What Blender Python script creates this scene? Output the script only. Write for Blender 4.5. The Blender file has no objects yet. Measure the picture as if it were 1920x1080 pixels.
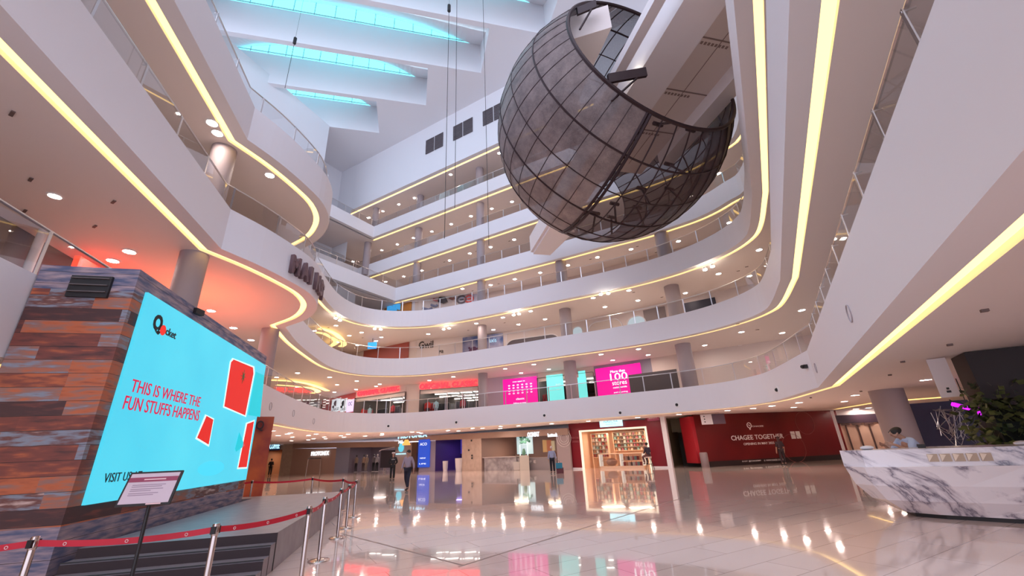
import bpy, bmesh, math, random
from mathutils import Vector, Matrix
random.seed(7)
S = bpy.context.scene
COL = S.collection
R = math.radians

# ------------------------------------------------------------------ camera, world, exposure
CAM_Z = 1.6
F_PX, PITCH, ROLL = 774.97, R(21.2925), R(-2.5572)
fw = Vector((0, math.cos(PITCH), math.sin(PITCH)))
rt0 = Vector((1, 0, 0)); up0 = rt0.cross(fw)
rt = rt0 * math.cos(ROLL) + up0 * math.sin(ROLL)
up = up0 * math.cos(ROLL) - rt0 * math.sin(ROLL)
EYE = Vector((0, 0, CAM_Z))
cam = bpy.data.cameras.new('camera'); camo = bpy.data.objects.new('camera', cam); COL.objects.link(camo)
cam.sensor_width = 36; cam.lens = F_PX / 1920 * 36; cam.clip_end = 500
camo.matrix_world = Matrix(((rt.x, up.x, -fw.x, 0), (rt.y, up.y, -fw.y, 0), (rt.z, up.z, -fw.z, CAM_Z), (0, 0, 0, 1)))
S.camera = camo

W = bpy.data.worlds.new('world'); S.world = W; W.use_nodes = True
bg = W.node_tree.nodes['Background']
bg.inputs[0].default_value = (0.72, 0.785, 1.0, 1); bg.inputs[1].default_value = 2.3
S.view_settings.view_transform = 'Standard'; S.view_settings.look = 'None'
S.view_settings.gamma = 1; S.view_settings.use_curve_mapping = False
S.view_settings.exposure = 0.3
S.cycles.max_bounces = 10; S.cycles.diffuse_bounces = 6; S.cycles.transparent_max_bounces = 24
S.cycles.sample_clamp_indirect = 6; S.cycles.caustics_reflective = False; S.cycles.caustics_refractive = False

# sky light standing over the glazed roof openings (daylight arriving at the rear of the hall)
def area(name, loc, size, sy, power, color, direction):
    l = bpy.data.lights.new(name, 'AREA'); l.shape = 'RECTANGLE'; l.size = size; l.size_y = sy; l.energy = power; l.color = color
    o = bpy.data.objects.new(name, l); COL.objects.link(o); o.location = loc
    o.rotation_euler = Vector(direction).to_track_quat('-Z', 'Y').to_euler()
    return o

# ------------------------------------------------------------------ helpers: measuring
def pray(x, y): return rt * ((x - 960) / F_PX) - up * ((y - 540) / F_PX) + fw
def on_z(x, y, z):
    d = pray(x, y); t = (z - CAM_Z) / d.z; return EYE + d * t
def azdir(a): a = R(a); return Vector((math.sin(a), math.cos(a), 0))
def on_wall(x, y, a, b):                    # vertical wall through plan points a, b -> point
    d = Vector((b[0] - a[0], b[1] - a[1], 0)).normalized(); n = Vector((d.y, -d.x, 0)); r = pray(x, y)
    t = (Vector((a[0], a[1], 0)) - EYE).dot(n) / r.dot(n); return EYE + r * t
SD = Vector((math.cos(R(14.1)), math.sin(R(14.1)), 0))      # building's diagonal grid
CD = Vector((-SD.y, SD.x, 0))
AD = azdir(30.2); BD = azdir(120.2)

# ------------------------------------------------------------------ helpers: materials
MATS = {}
def mat(name, color, rough=0.6, metal=0.0, emit=0.0, spec=0.5, ecol=None):
    if name in MATS: return MATS[name]
    m = bpy.data.materials.new(name); m.use_nodes = True; b = m.node_tree.nodes['Principled BSDF']
    b.inputs['Base Color'].default_value = (*color, 1); b.inputs['Roughness'].default_value = rough
    b.inputs['Metallic'].default_value = metal; b.inputs['Specular IOR Level'].default_value = spec
    if emit: b.inputs['Emission Color'].default_value = (*(ecol or color), 1); b.inputs['Emission Strength'].default_value = emit
    MATS[name] = m; return m
def nodes(m): return m.node_tree.nodes, m.node_tree.links, m.node_tree.nodes['Principled BSDF']
def noise_color(m, c1, c2, scale=5, detail=4, stretch=(1, 1, 1), lo=.35, hi=.65):
    n, l, b = nodes(m)
    tc = n.new('ShaderNodeTexCoord'); mp = n.new('ShaderNodeMapping'); mp.inputs['Scale'].default_value = stretch
    no = n.new('ShaderNodeTexNoise'); no.inputs['Scale'].default_value = scale; no.inputs['Detail'].default_value = detail
    cr = n.new('ShaderNodeValToRGB'); cr.color_ramp.elements[0].color = (*c1, 1); cr.color_ramp.elements[1].color = (*c2, 1)
    cr.color_ramp.elements[0].position = lo; cr.color_ramp.elements[1].position = hi
    l.new(tc.outputs['Object'], mp.inputs[0]); l.new(mp.outputs[0], no.inputs[0]); l.new(no.outputs[0], cr.inputs[0]); l.new(cr.outputs[0], b.inputs['Base Color'])
    return m
def emis(name, color, strength): return mat(name, tuple(c * .25 for c in color), .6, 0, strength, ecol=color)

M_white = mat('white_paint', (.80, .775, .795), .55)
M_soffit = mat('ceiling_paint', (.80, .72, .69), .7)
M_roof = mat('roof_paint', (.82, .82, .85), .7)
M_slabtop = mat('gallery_floor', (.62, .55, .5), .3)
M_cove = emis('cove_glow', (1.0, .64, .20), 2.6)
M_down = emis('downlight_glow', (1.0, .83, .74), 115)
M_ring = mat('fitting_white', (.85, .83, .82), .4)
M_steel = mat('brushed_steel', (.62, .58, .57), .28, 1.0)
M_dark = mat('dark_metal', (.03, .025, .025), .5, .3)
M_black = mat('black_plastic', (.015, .013, .014), .5)
M_col = mat('column_grey', (.36, .30, .31), .6)
M_tan = noise_color(mat('tan_stone', (.5, .38, .3), .35), (.47, .36, .29), (.55, .43, .35), 3)
M_brown = mat('brown_hoarding', (.44, .30, .24), .4)
M_hair = mat('black_hair', (.02, .016, .015), .6)
M_glassy = None

def glass(name, tint, refl=.5, rough=0.02):
    m = bpy.data.materials.new(name); m.use_nodes = True; n = m.node_tree.nodes; l = m.node_tree.links; n.clear()
    o = n.new('ShaderNodeOutputMaterial'); mx = n.new('ShaderNodeMixShader'); t = n.new('ShaderNodeBsdfTransparent'); g = n.new('ShaderNodeBsdfGlossy')
    lw = n.new('ShaderNodeLayerWeight'); lw.inputs[0].default_value = .25; ml = n.new('ShaderNodeMath'); ml.operation = 'MULTIPLY'; ml.inputs[1].default_value = refl
    t.inputs[0].default_value = (*tint, 1); g.inputs[0].default_value = (.9, .9, .9, 1); g.inputs[1].default_value = rough
    l.new(lw.outputs['Fresnel'], ml.inputs[0]); l.new(ml.outputs[0], mx.inputs[0]); l.new(t.outputs[0], mx.inputs[1]); l.new(g.outputs[0], mx.inputs[2]); l.new(mx.outputs[0], o.inputs[0])
    return m
M_rail = glass('balustrade_glass', (.80, .79, .79), .22)
M_pane = glass('shop_glass', (.9, .9, .92), .5)

# ------------------------------------------------------------------ helpers: meshes
class MB:
    def __init__(s): s.v = []; s.f = []; s.mi = []
    def face(s, pts, mi=0):
        k = len(s.v); s.v += [tuple(p) for p in pts]; s.f.append(list(range(k, k + len(pts)))); s.mi.append(mi); return s
    def box(s, c, size, rz=0, rx=0, mi=0, taper=1.0):
        M = Matrix.Translation(Vector(c)) @ Matrix.Rotation(rz, 4, 'Z') @ Matrix.Rotation(rx, 4, 'X'); k = len(s.v)
        a, b, d = size[0] / 2, size[1] / 2, size[2] / 2
        for z, q in ((-d, 1), (d, taper)):
            for x, y in ((-a, -b), (a, -b), (a, b), (-a, b)): s.v.append(tuple(M @ Vector((x * q, y * q, z))))
        for q in ((3, 2, 1, 0), (4, 5, 6, 7), (0, 1, 5, 4), (1, 2, 6, 5), (2, 3, 7, 6), (3, 0, 4, 7)): s.f.append([k + i for i in q]); s.mi.append(mi)
        return s
    def bbox(s, a, b, mi=0): return s.box([(a[i] + b[i]) / 2 for i in range(3)], [abs(a[i] - b[i]) for i in range(3)], mi=mi)
    def tube(s, path, r, n=8, mi=0, closed=False, caps=True):
        path = [Vector(p) for p in path]; k0 = len(s.v); N = len(path); u = None
        for i, p in enumerate(path):
            a = path[(i - 1) % N] if (closed or i > 0) else p; b = path[(i + 1) % N] if (closed or i < N - 1) else p
            t = (b - a).normalized()
            if u is None: u = t.orthogonal().normalized()
            else:
                u = (u - t * u.dot(t)); u = u.normalized() if u.length > 1e-6 else t.orthogonal().normalized()
            w = t.cross(u); rr = r[i] if isinstance(r, (list, tuple)) else r
            for j in range(n): q = 2 * math.pi * j / n; s.v.append(tuple(p + (u * math.cos(q) + w * math.sin(q)) * rr))
        for i in range(N if closed else N - 1):
            for j in range(n):
                a = k0 + i * n + j; b = k0 + i * n + (j + 1) % n; c = k0 + ((i + 1) % N) * n + (j + 1) % n; d = k0 + ((i + 1) % N) * n + j
                s.f.append([a, b, c, d]); s.mi.append(mi)
        if caps and not closed:
            s.f.append([k0 + j for j in reversed(range(n))]); s.mi.append(mi); s.f.append([k0 + (N - 1) * n + j for j in range(n)]); s.mi.append(mi)
        return s
    def lathe(s, prof, c=(0, 0, 0), n=24, mi=0, caps=True):
        k0 = len(s.v); c = Vector(c)
        for r, z in prof:
            for j in range(n): q = 2 * math.pi * j / n; s.v.append((c.x + r * math.cos(q), c.y + r * math.sin(q), c.z + z))
        for i in range(len(prof) - 1):
            for j in range(n): s.f.append([k0 + i * n + j, k0 + i * n + (j + 1) % n, k0 + (i + 1) * n + (j + 1) % n, k0 + (i + 1) * n + j]); s.mi.append(mi)
        if caps:
            s.f.append([k0 + j for j in reversed(range(n))]); s.mi.append(mi); s.f.append([k0 + (len(prof) - 1) * n + j for j in range(n)]); s.mi.append(mi)
        return s
    def prism(s, poly, axis_pt, u, v, w, mi=0):         # polygon (a,b) in plane u,v extruded by vector w
        P0 = [Vector(axis_pt) + Vector(u) * a + Vector(v) * b for a, b in poly]; P1 = [p + Vector(w) for p in P0]; k = len(s.v); n = len(poly)
        s.v += [tuple(p) for p in P0 + P1]
        s.f.append([k + i for i in range(n)]); s.f.append([k + n + i for i in reversed(range(n))]); s.mi += [mi, mi]
        for i in range(n): s.f.append([k + i, k + n + i, k + n + (i + 1) % n, k + (i + 1) % n]); s.mi.append(mi)
        return s
    def ell(s, c, r, n=12, m=8, rz=0, mi=0):
        M = Matrix.Translation(Vector(c)) @ Matrix.Rotation(rz, 4, 'Z'); k = len(s.v)
        for i in range(m + 1):
            th = math.pi * i / m
            for j in range(n): ph = 2 * math.pi * j / n; s.v.append(tuple(M @ Vector((r[0] * math.sin(th) * math.cos(ph), r[1] * math.sin(th) * math.sin(ph), r[2] * math.cos(th)))))
        for i in range(m):
            for j in range(n): s.f.append([k + i * n + j, k + (i + 1) * n + j, k + (i + 1) * n + (j + 1) % n, k + i * n + (j + 1) % n]); s.mi.append(mi)
        return s
    def build(s, name, mats, parent=None, smooth=False, origin=None, bevel=0):
        me = bpy.data.meshes.new(name); o0 = Vector(origin) if origin is not None else Vector((0, 0, 0))
        me.from_pydata([tuple(Vector(p) - o0) for p in s.v], [], s.f)
        for m in (mats if isinstance(mats, (list, tuple)) else [mats]): me.materials.append(m)
        if len(me.materials) > 1: me.polygons.foreach_set('material_index', s.mi)
        bm = bmesh.new(); bm.from_mesh(me); bmesh.ops.remove_doubles(bm, verts=bm.verts, dist=1e-5); bmesh.ops.recalc_face_normals(bm, faces=bm.faces); bm.to_mesh(me); bm.free()
        if smooth:
            for p in me.polygons: p.use_smooth = True
            try: me.set_sharp_from_angle(angle=R(40))
            except Exception: pass
        o = bpy.data.objects.new(name, me); COL.objects.link(o); o.location = o0
        if parent: o.parent = parent
        if bevel:
            b = o.modifiers.new('bevel', 'BEVEL'); b.width = bevel; b.segments = 2; b.limit_method = 'ANGLE'
        return o
def tag(o, label=None, cat=None, group=None, kind=None):
    if label: o['label'] = label
    if cat: o['category'] = cat
    if group: o['group'] = group
    if kind: o['kind'] = kind
    return o
def empty(name, loc, label, cat, group=None, rz=0):
    o = bpy.data.objects.new(name, None); COL.objects.link(o); o.location = loc; o.rotation_euler = (0, 0, rz); o.empty_display_size = .2
    return tag(o, label, cat, group)
def struct(o, label=None, cat=None):
    return tag(o, label, cat, None, 'structure')
def dup(root, loc, label=None, group=None, rz=None):
    r = root.copy(); COL.objects.link(r); r.location = loc
    if rz is not None: r.rotation_euler = (0, 0, rz)
    if label: r['label'] = label
    if group: r['group'] = group
    for ch in root.children:
        c = ch.copy(); COL.objects.link(c); c.parent = r
        for g in ch.children: d = g.copy(); COL.objects.link(d); d.parent = c
    return r
DG = bpy.context.evaluated_depsgraph_get
def text_mesh(name, s, origin, ux, uy, height, m, width=None, depth=.02, parent=None, align='LEFT', bold=0.0, shear=0.0):
    cu = bpy.data.curves.new(name, 'FONT'); cu.body = s; cu.size = 1; cu.extrude = .5; cu.offset = bold; cu.align_x = align; cu.shear = shear; cu.resolution_u = 3
    t = bpy.data.objects.new(name, cu); COL.objects.link(t); bpy.context.view_layer.update()
    me = bpy.data.meshes.new_from_object(t.evaluated_get(DG())); bpy.data.objects.remove(t)
    xs = [v.co.x for v in me.vertices]; ys = [v.co.y for v in me.vertices]
    w0 = max(xs) - min(xs); h0 = max(ys) - min(ys); x0 = min(xs); y0 = min(ys)
    sy = height / h0; sx = (width / w0) if width else sy
    if align == 'CENTER': x0 = (max(xs) + min(xs)) / 2
    ux = Vector(ux).normalized(); uy = Vector(uy).normalized(); uz = ux.cross(uy)
    base = Vector((0, 0, 0)) if parent else Vector(origin); O = Vector(origin)
    for v in me.vertices: v.co = O - base + ux * (v.co.x - x0) * sx + uy * (v.co.y - y0) * sy + uz * v.co.z * depth
    me.materials.clear(); me.materials.append(m)
    o = bpy.data.objects.new(name, me); COL.objects.link(o); o.location = base
    if parent: o.parent = parent
    return o

# ------------------------------------------------------------------ plan outlines of the balconies
def catmull(p, n=6):
    p = [Vector((*q, 0)) for q in p]; out = []
    for i in range(len(p) - 1):
        a = p[i - 1] if i else p[0] * 2 - p[1]; b = p[i]; c = p[i + 1]; d = p[i + 2] if i + 2 < len(p) else c * 2 - b
        k = 1 if (c - b).length < .01 else max(2, min(n, int((c - b).length / .35)))
        for j in range(k):
            t = j / k; out.append(.5 * ((2 * b) + (c - a) * t + (2 * a - 5 * b + 4 * c - d) * t * t + (3 * b - a - 3 * c + d) * t ** 3))
    out.append(p[-1]); return out
def outline(segs):
    out = []
    for s in segs:
        q = catmull(s) if len(s) > 2 else [Vector((*s[0], 0)), Vector((*s[1], 0))]
        out += q if not out else q[1:]
    return out
def offset(pts, d):                          # positive d = away from the atrium (left of travel)
    out = []
    for i, p in enumerate(pts):
        a = pts[max(i - 1, 0)]; b = pts[min(i + 1, len(pts) - 1)]
        t1 = (p - a).normalized() if i else (b - p).normalized(); t2 = (b - p).normalized() if i < len(pts) - 1 else t1
        n1 = Vector((-t1.y, t1.x, 0)); n2 = Vector((-t2.y, t2.x, 0)); m = n1 + n2
        m = m.normalized() if m.length > 1e-4 else n1
        out.append(p + m * (d / max(.35, m.dot(n1))))
    return out
def rline(D, s): return (D * math.cos(R(30)) + s * .5, -D * .5 + s * .866)    # right wing line at distance D
BACK = [(-12.9, 26), (-13.4, 29.5), (-13.1, 31.9), (-12.2, 33.4), (-10.8, 34.2), (-9, 34.5), (-6.7, 34.2), (-2.6, 32.5), (3, 29.6), (6.4, 27.9), (9.2, 26.2), (11.3, 24.3), (12.5, 22.4)]
BULGE = [(-8.87, 11.25), (-8.45, 12.5), (-8.15, 14.0), (-8.05, 15.3), (-8.35, 16.6), (-9.0, 17.7), (-9.9, 18.65), (-11.3, 19.6)]
def ring(left, D, back=BACK, bulge=BULGE, cusp2=(-12.2, 22.6)):
    e = [(12.9, 20.7), (12.55, 19.2)]
    s0 = 19.6
    return outline([left, bulge, [bulge[-1], cusp2] + back + e + [rline(D, s0)], [rline(D, s0), rline(D, -6)]])
OUT = {
 1: outline([[(-4.9, -6.0), (-7.95, 6.2)], [(-7.95, 6.2), (-10.8, 17.7)],
     [(-10.8, 17.7), (-11.4, 20.0), (-12.2, 23.3), (-13.1, 28.0), (-13.1, 30.8), (-11.9, 32.9), (-10.4, 33.9), (-8.9, 34.2), (-6.7, 33.7), (-4.7, 32.9), (-1.2, 31.4), (1.4, 30.4), (3.3, 29.5), (8.8, 26.5), (10.7, 25.2), (11.9, 23.9), (12.45, 22.2), (12.4, 20.4), rline(1.78, 19.3)],
     [rline(1.78, 19.3), rline(1.78, -6)]]),
 2: ring([(-5.0, -4.0), (-8.87, 11.25)], 1.63),
 3: ring([(-5.2, -4.0), (-8.87, 11.25)], 1.53),
}
def upper(corner, leftlen, D, right):
    c = Vector((*corner, 0)); L = c - AD * leftlen
    return outline([[(L.x, L.y), corner], [corner, right[0]], right + [rline(D, 19.5)], [rline(D, 19.5), rline(D, -6)]])
OUT[4] = upper((-11.9, 39.35), 34, 2.9, [(3.7, 31.1), (7.6, 28.9), (9.5, 27.9), (11.2, 26.8), (13.2, 25.2), (14.3, 23.4), (14.7, 21.5)])
OUT[5] = upper((-17.6, 43.2), 38, 3.2, [(3.0, 31.3), (7.6, 28.7), (9.7, 27.6), (11.5, 26.6), (13.5, 25.0), (14.6, 23.4), (15.0, 21.5)])
OUT[6] = upper((-15.4, 41.1), 38, 3.4, [(2.0, 31.2), (7.6, 28.2), (9.7, 27.2), (11.7, 26.2), (13.7, 24.8), (14.9, 23.3), (15.2, 21.5)])
ZB = {1: 3.26, 2: 7.7, 3: 11.9, 4: 16.1, 5: 20.3, 6: 24.5, 7: 28.7}
ZT = {1: 4.66, 2: 9.12, 3: 13.32, 4: 17.52, 5: 21.72, 6: 25.9}
OUTER = [(34, -12), (44, 24), (34, 44), (12, 62), (-46, 62), (-46, -12)]
NAMES = {1: 'first', 2: 'second', 3: 'third', 4: 'fourth', 5: 'fifth', 6: 'sixth'}

def ngon(poly, z, name, m, parent=None):
    b = MB(); b.face([(p[0], p[1], z) for p in poly]); o = b.build(name, m, parent); return o
def strip(mb, A, B, za, zb, mi=0):
    for i in range(len(A) - 1): mb.face([(A[i].x, A[i].y, za), (A[i + 1].x, A[i + 1].y, za), (B[i + 1].x, B[i + 1].y, zb), (B[i].x, B[i].y, zb)], mi)
BAND, COVE = .42, .66
for k in range(1, 7):
    o = OUT[k]; zb, zt = ZB[k], ZT[k]; b = MB()
    i1 = offset(o, .40); i2 = offset(o, BAND); i3 = offset(o, COVE); iz = zt - .12
    strip(b, o, o, zb, zt); strip(b, o, i1, zt, zt); strip(b, i1, i1, zt, iz); strip(b, o, i2, zb, zb); strip(b, i2, i2, zb, zb + .10); strip(b, i3, i3, zb, zb + .10)
    sl = struct(b.build('balcony_slab', M_white), f'white curved parapet of the {NAMES[k]} balcony level above the hall', 'balcony')
    c = MB(); n0 = 1 if k > 3 else 0; strip(c, i2[n0:], i3[n0:], zb + .09, zb + .09); c.build('cove_light', M_cove, sl)
    pin = [(p.x, p.y) for p in i3]
    ngon(pin + OUTER, zb, 'ceiling', M_soffit, sl)
    ngon([(p.x, p.y) for p in i1] + OUTER, iz, 'floor', M_slabtop, sl)
    # balustrade
    g = offset(o, .30)
    rr = empty('glass_balustrade', (g[0].x, g[0].y, zt), f'frameless glass balustrade with steel rail along the {NAMES[k]} balcony edge', 'railing')
    org = Vector((g[0].x, g[0].y, zt)); gb = MB(); strip(gb, g, g, -.10, .94)
    gb.v = [(x - org.x, y - org.y, z) for x, y, z in gb.v]
    gb.build('glass_panel', M_rail, rr)
    hb = MB().tube([(p.x - org.x, p.y - org.y, 1.0) for p in offset(o, .35)], .028, 6); hb.build('handrail', M_steel, rr, smooth=True)
    acc, last, post0, npost = 0, g[0], None, 0
    step = 1.55 if k < 4 else 1.75
    for i in range(1, len(g)):
        seg = (g[i] - last); acc += seg.length
        L = (g[i] - g[i - 1]).length; m_ = max(1, int(L / .2))
        for j in range(m_):
            p = g[i - 1].lerp(g[i], (j + 1) / m_)
            if (p - last).length >= step:
                last = p
                if p.y < 1.5 and abs(p.x) < 30: continue
                if npost >= 62: continue
                if k >= 4 and p.x < -22: continue
                dv = (g[i] - g[i - 1]).normalized(); ang = math.atan2(dv.y, dv.x)
                if post0 is None:
                    pb = MB().box((0, 0, .43), (.06, .014, 1.1)).box((0, .05, .95), (.02, .12, .02)).box((0, 0, -.04), (.1, .03, .12))
                    post0 = pb.build('post', M_steel, rr); po = post0
                else: po = post0.copy(); COL.objects.link(po)
                po.location = (p.x - org.x, p.y - org.y, 0); po.rotation_euler = (0, 0, ang); npost += 1

# ------------------------------------------------------------------ floor
m = mat('polished_tile', (.78, .62, .55), .07, spec=.35)
n, l, b = nodes(m)
tc = n.new('ShaderNodeTexCoord'); mp = n.new('ShaderNodeMapping'); mp.inputs['Rotation'].default_value = (0, 0, R(-30)); br = n.new('ShaderNodeTexBrick')
br.inputs['Scale'].default_value = 1; br.inputs['Brick Width'].default_value = 1.8; br.inputs['Row Height'].default_value = .6; br.inputs['Mortar Size'].default_value = .006
br.inputs['Color1'].default_value = (.80, .64, .57, 1); br.inputs['Color2'].default_value = (.74, .585, .52, 1); br.inputs['Mortar'].default_value = (.42, .32, .28, 1); br.inputs['Bias'].default_value = .1
l.new(tc.outputs['Object'], mp.inputs[0]); l.new(mp.outputs[0], br.inputs[0]); l.new(br.outputs[0], b.inputs['Base Color'])
b.inputs['Coat Weight'].default_value = .5; b.inputs['Coat Roughness'].default_value = .008; b.inputs['Specular IOR Level'].default_value = .35; b.inputs['Coat IOR'].default_value = 1.5
struct(MB().face([(-46, -12, 0), (46, -12, 0), (46, 62, 0), (-46, 62, 0)]).build('floor', m), 'glossy cream tiled floor of the hall', 'floor')
b = MB()
q0 = on_z(525, 985, 0); 
for a_, b_ in ((on_z(640, 1000, .004), on_z(870, 1060, .004)), (on_z(860, 1062, .004), on_z(1110, 985, .004)), (on_z(1110, 985, .004), on_z(1290, 930, .004))):
    d = (b_ - a_); nn = Vector((-d.y, d.x, 0)).normalized() * .012
    b.face([a_ - nn, b_ - nn, b_ + nn, a_ + nn])
struct(b.build('trim_1', mat('floor_joint', (.3, .2, .17), .4)), 'dark expansion joint running across the tiled floor', 'floor joint')

# ------------------------------------------------------------------ roof with arched skylights
ZC = 35.2
def cs(p): return (p.dot(CD), p.dot(SD))
def sc(s, c, z): v = SD * s + CD * c; return Vector((v.x, v.y, z))
w_right = []     # (c_near, c_far, s_right)
P1 = Vector((-2.05, 29.3, 0)); C1, S1 = cs(P1)
wells = []
for i in range(-2, 3):
    cf = C1 + 5.0 * i; wells.append((cf - 4.55, cf, S1 - 4.95 * i))
SL = [-17.5, -17.5, -17.0, -16.6, -17.0]
S_LEFT = -20.0
# ceiling pieces around the wells
b = MB(); cprev = -4
SW, SE = -52, 40
M_gl = bpy.data.materials.new('skylight_glass'); M_gl.use_nodes = True
nn_ = M_gl.node_tree.nodes; ll_ = M_gl.node_tree.links; nn_.clear(); oo_ = nn_.new('ShaderNodeOutputMaterial'); tt_ = nn_.new('ShaderNodeBsdfTransparent'); tt_.inputs[0].default_value = (.21, .80, .78, 1); ll_.new(tt_.outputs[0], oo_.inputs[0])
c_edges = [6.0]
for (cn, cf, sr) in wells:
    # strip of ceiling before this well
    b.face([sc(SW, c_edges[-1], ZC), sc(SE, c_edges[-1], ZC), sc(SE, cn, ZC), sc(SW, cn, ZC)])
    b.face([sc(sr, cn, ZC), sc(SE, cn, ZC), sc(SE, cf, ZC), sc(sr, cf, ZC)])
    c_edges.append(cf)
b.face([sc(SW, c_edges[-1], ZC), sc(SE, c_edges[-1], ZC), sc(SE, 64, ZC), sc(SW, 64, ZC)])
roof = struct(b.build('ceiling', M_roof), 'pale flat ceiling around the arched skylights', 'ceiling')
for i, (cn, cf, sr) in enumerate(wells):
    sl = S_LEFT if i < 3 else (-19.6 if i == 3 else -19.0)
    H = 6.0; hs = 3.7; rise = [1.6, 1.7, 1.75, 2.0, 2.3][i]                       # height of the well, sill height of the glazing
    b = MB(); N = 24; mid = (sl + sr) / 2 + (1.2 if i == 3 else 0); half = (sr - sl) / 2 - 1.6
    # far wall with arched opening: build from column strips
    sx = [sl + (sr - sl) * j / 48 for j in range(49)]
    def arch(s):
        u = (s - (sl + sr) / 2) / ((sr - sl) / 2 - 1.3)
        return hs + (rise * (1 - u * u) if abs(u) < 1 else 0)
    for j in range(48):
        a0, a1 = sx[j], sx[j + 1]; h0, h1 = arch(a0), arch(a1)
        b.face([sc(a0, cf, ZC), sc(a1, cf, ZC), sc(a1, cf, ZC + hs), sc(a0, cf, ZC + hs)])
        b.face([sc(a0, cf, ZC + h0), sc(a1, cf, ZC + h1), sc(a1, cn, ZC + .5), sc(a0, cn, ZC + .5)])
        b.face([sc(a0, cn, ZC), sc(a1, cn, ZC), sc(a1, cn, ZC + .5), sc(a0, cn, ZC + .5)])
    b.face([sc(sr, cn, ZC), sc(sr, cf, ZC), sc(sr, cf, ZC + hs + .01), sc(sr, cn, ZC + .5)])
    b.face([sc(sl, cn, ZC), sc(sl, cf, ZC), sc(sl, cf, ZC + hs + .01), sc(sl, cn, ZC + .5)])
    # arched beam lip between two wells
    wl = struct(b.build('skylight_ceiling', M_roof), 'white sided skylight recess in the roof', 'skylight', )
    wl['label'] = ['skylight recess nearest overhead, cut by the top of the picture', 'skylight recess above the topmost arched glazing strip', 'white skylight recess holding the longest cyan arched window', 'skylight recess holding the middle cyan arched window', 'small skylight recess with the shortest cyan arched window'][i]
    wn = empty('window_%d' % (i + 1), sc((sl + sr) / 2, cf, ZC + hs), 'arched', 'skylight window'); wn['kind'] = 'structure'
    wn['label'] = ['arched cyan skylight glazing farthest overhead, out at the top edge', 'arched cyan skylight glazing above the longest visible one', 'longest arched cyan skylight glazing strip in the roof', 'arched cyan skylight glazing in the middle of the roof', 'shortest arched cyan skylight glazing beside the white wall'][i]
    og = Vector(wn.location); g = MB(); fr = MB()
    for j in range(48):
        a0, a1 = sx[j], sx[j + 1]; h0, h1 = arch(a0), arch(a1)
        if max(h0, h1) > hs + .001: g.face([sc(a0, cf, ZC + hs) - og, sc(a1, cf, ZC + hs) - og, sc(a1, cf, ZC + h1 + .001) - og, sc(a0, cf, ZC + h0 + .001) - og])
    g.build('pane', M_gl, wn)
    top = [sc(a, cf - .06, ZC + arch(a)) - og for a in sx if arch(a) > hs]
    fr.tube(top, .05, 4); fr.tube([p + Vector((0, 0, .12)) - CD * .5 for p in top], .05, 4)
    fr.tube([top[0], Vector((top[-1].x, top[-1].y, top[0].z))], .04, 4)
    nb = {0: 13, 1: 13, 2: 13, 3: 11, 4: 6}[i]
    for j in range(1, nb):
        s_ = sl + 1.3 + (sr - sl - 2.6) * j / nb
        if arch(s_) > hs + .1: fr.tube([sc(s_, cf - .05, ZC + hs) - og, sc(s_, cf - .05, ZC + arch(s_)) - og], .035, 4)
    fr.build('window_frame', mat('skylight_frame', (.35, .4, .45), .5), wn)
    area('skylight_sun', sc((sl + sr) / 2, cf + 1.0, ZC + hs + 1.6), (sr - sl) + 7, 9.0, 820 if i != 4 else 420, (.58, .86, 1.0), -CD - Vector((0, 0, .25)))

# ------------------------------------------------------------------ upper back wall over the sixth gallery
WQ = on_z(657, 395, ZB[7]); WQ.z = 0
def wq(t, z): v = WQ + BD * t; return Vector((v.x, v.y, z))
b = MB()
b.face([wq(-6, ZB[7]), wq(60, ZB[7]), wq(60, ZC), wq(-6, ZC)])
o7 = -AD
b.face([wq(-6, ZB[7]), wq(60, ZB[7]), wq(60, ZB[7]) + AD * .45, wq(-6, ZB[7]) + AD * .45])
struct(b.build('wall_back', M_roof), 'tall plain white wall with louvre openings high at the back', 'wall')
ng = MB(); A_ = wq(-6, ZB[7]) + AD * .7; B_ = wq(60, ZB[7]) + AD * .7
ng.face([A_, B_, B_ + AD * 14, A_ + AD * 14]); struct(ng.build('ceiling', M_soffit), 'ceiling of the top gallery below the louvred wall', 'ceiling')
st = MB().face([wq(-1, ZB[7] + .06) + AD * .45, wq(60, ZB[7] + .06) + AD * .45, wq(60, ZB[7] + .06) + AD * .7, wq(-1, ZB[7] + .06) + AD * .7]); struct(st.build('trim_2', M_cove), 'yellow cove strip under the louvred wall', 'cove light')
# left end wall and left wing wall
c0 = Vector((-20.9, 43.2, 0)); b = MB()
b.face([c0 + Vector((0, 0, 22)), c0 - AD * 9 + Vector((0, 0, 22)), c0 - AD * 9 + Vector((0, 0, ZC)), c0 + Vector((0, 0, ZC))])
b.face([c0 + Vector((0, 0, 22)), c0 + BD * 2.7 + Vector((0, 0, 22)), c0 + BD * 2.7 + Vector((0, 0, ZC)), c0 + Vector((0, 0, ZC))])
struct(b.build('wall_left', M_roof), 'pale wall turning the corner at the far end of the roof', 'wall')
wc = on_z(618, 236, ZC); wc.z = 0; b = MB()
for za, zb_ in ((14.2, ZC),):
    b.face([wc + Vector((0, 0, za)), wc - AD * 45 + Vector((0, 0, za)), wc - AD * 45 + Vector((0, 0, ZC + 7)), wc + Vector((0, 0, ZC))])
b.face([wc + Vector((0, 0, 14.2)), wc - BD * 10 + Vector((0, 0, 14.2)), wc - BD * 10 + Vector((0, 0, ZC)), wc + Vector((0, 0, ZC))])
struct(b.build('wall_left', M_roof), 'tall white wall behind the third balcony curve on the left wing', 'wall')
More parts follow.
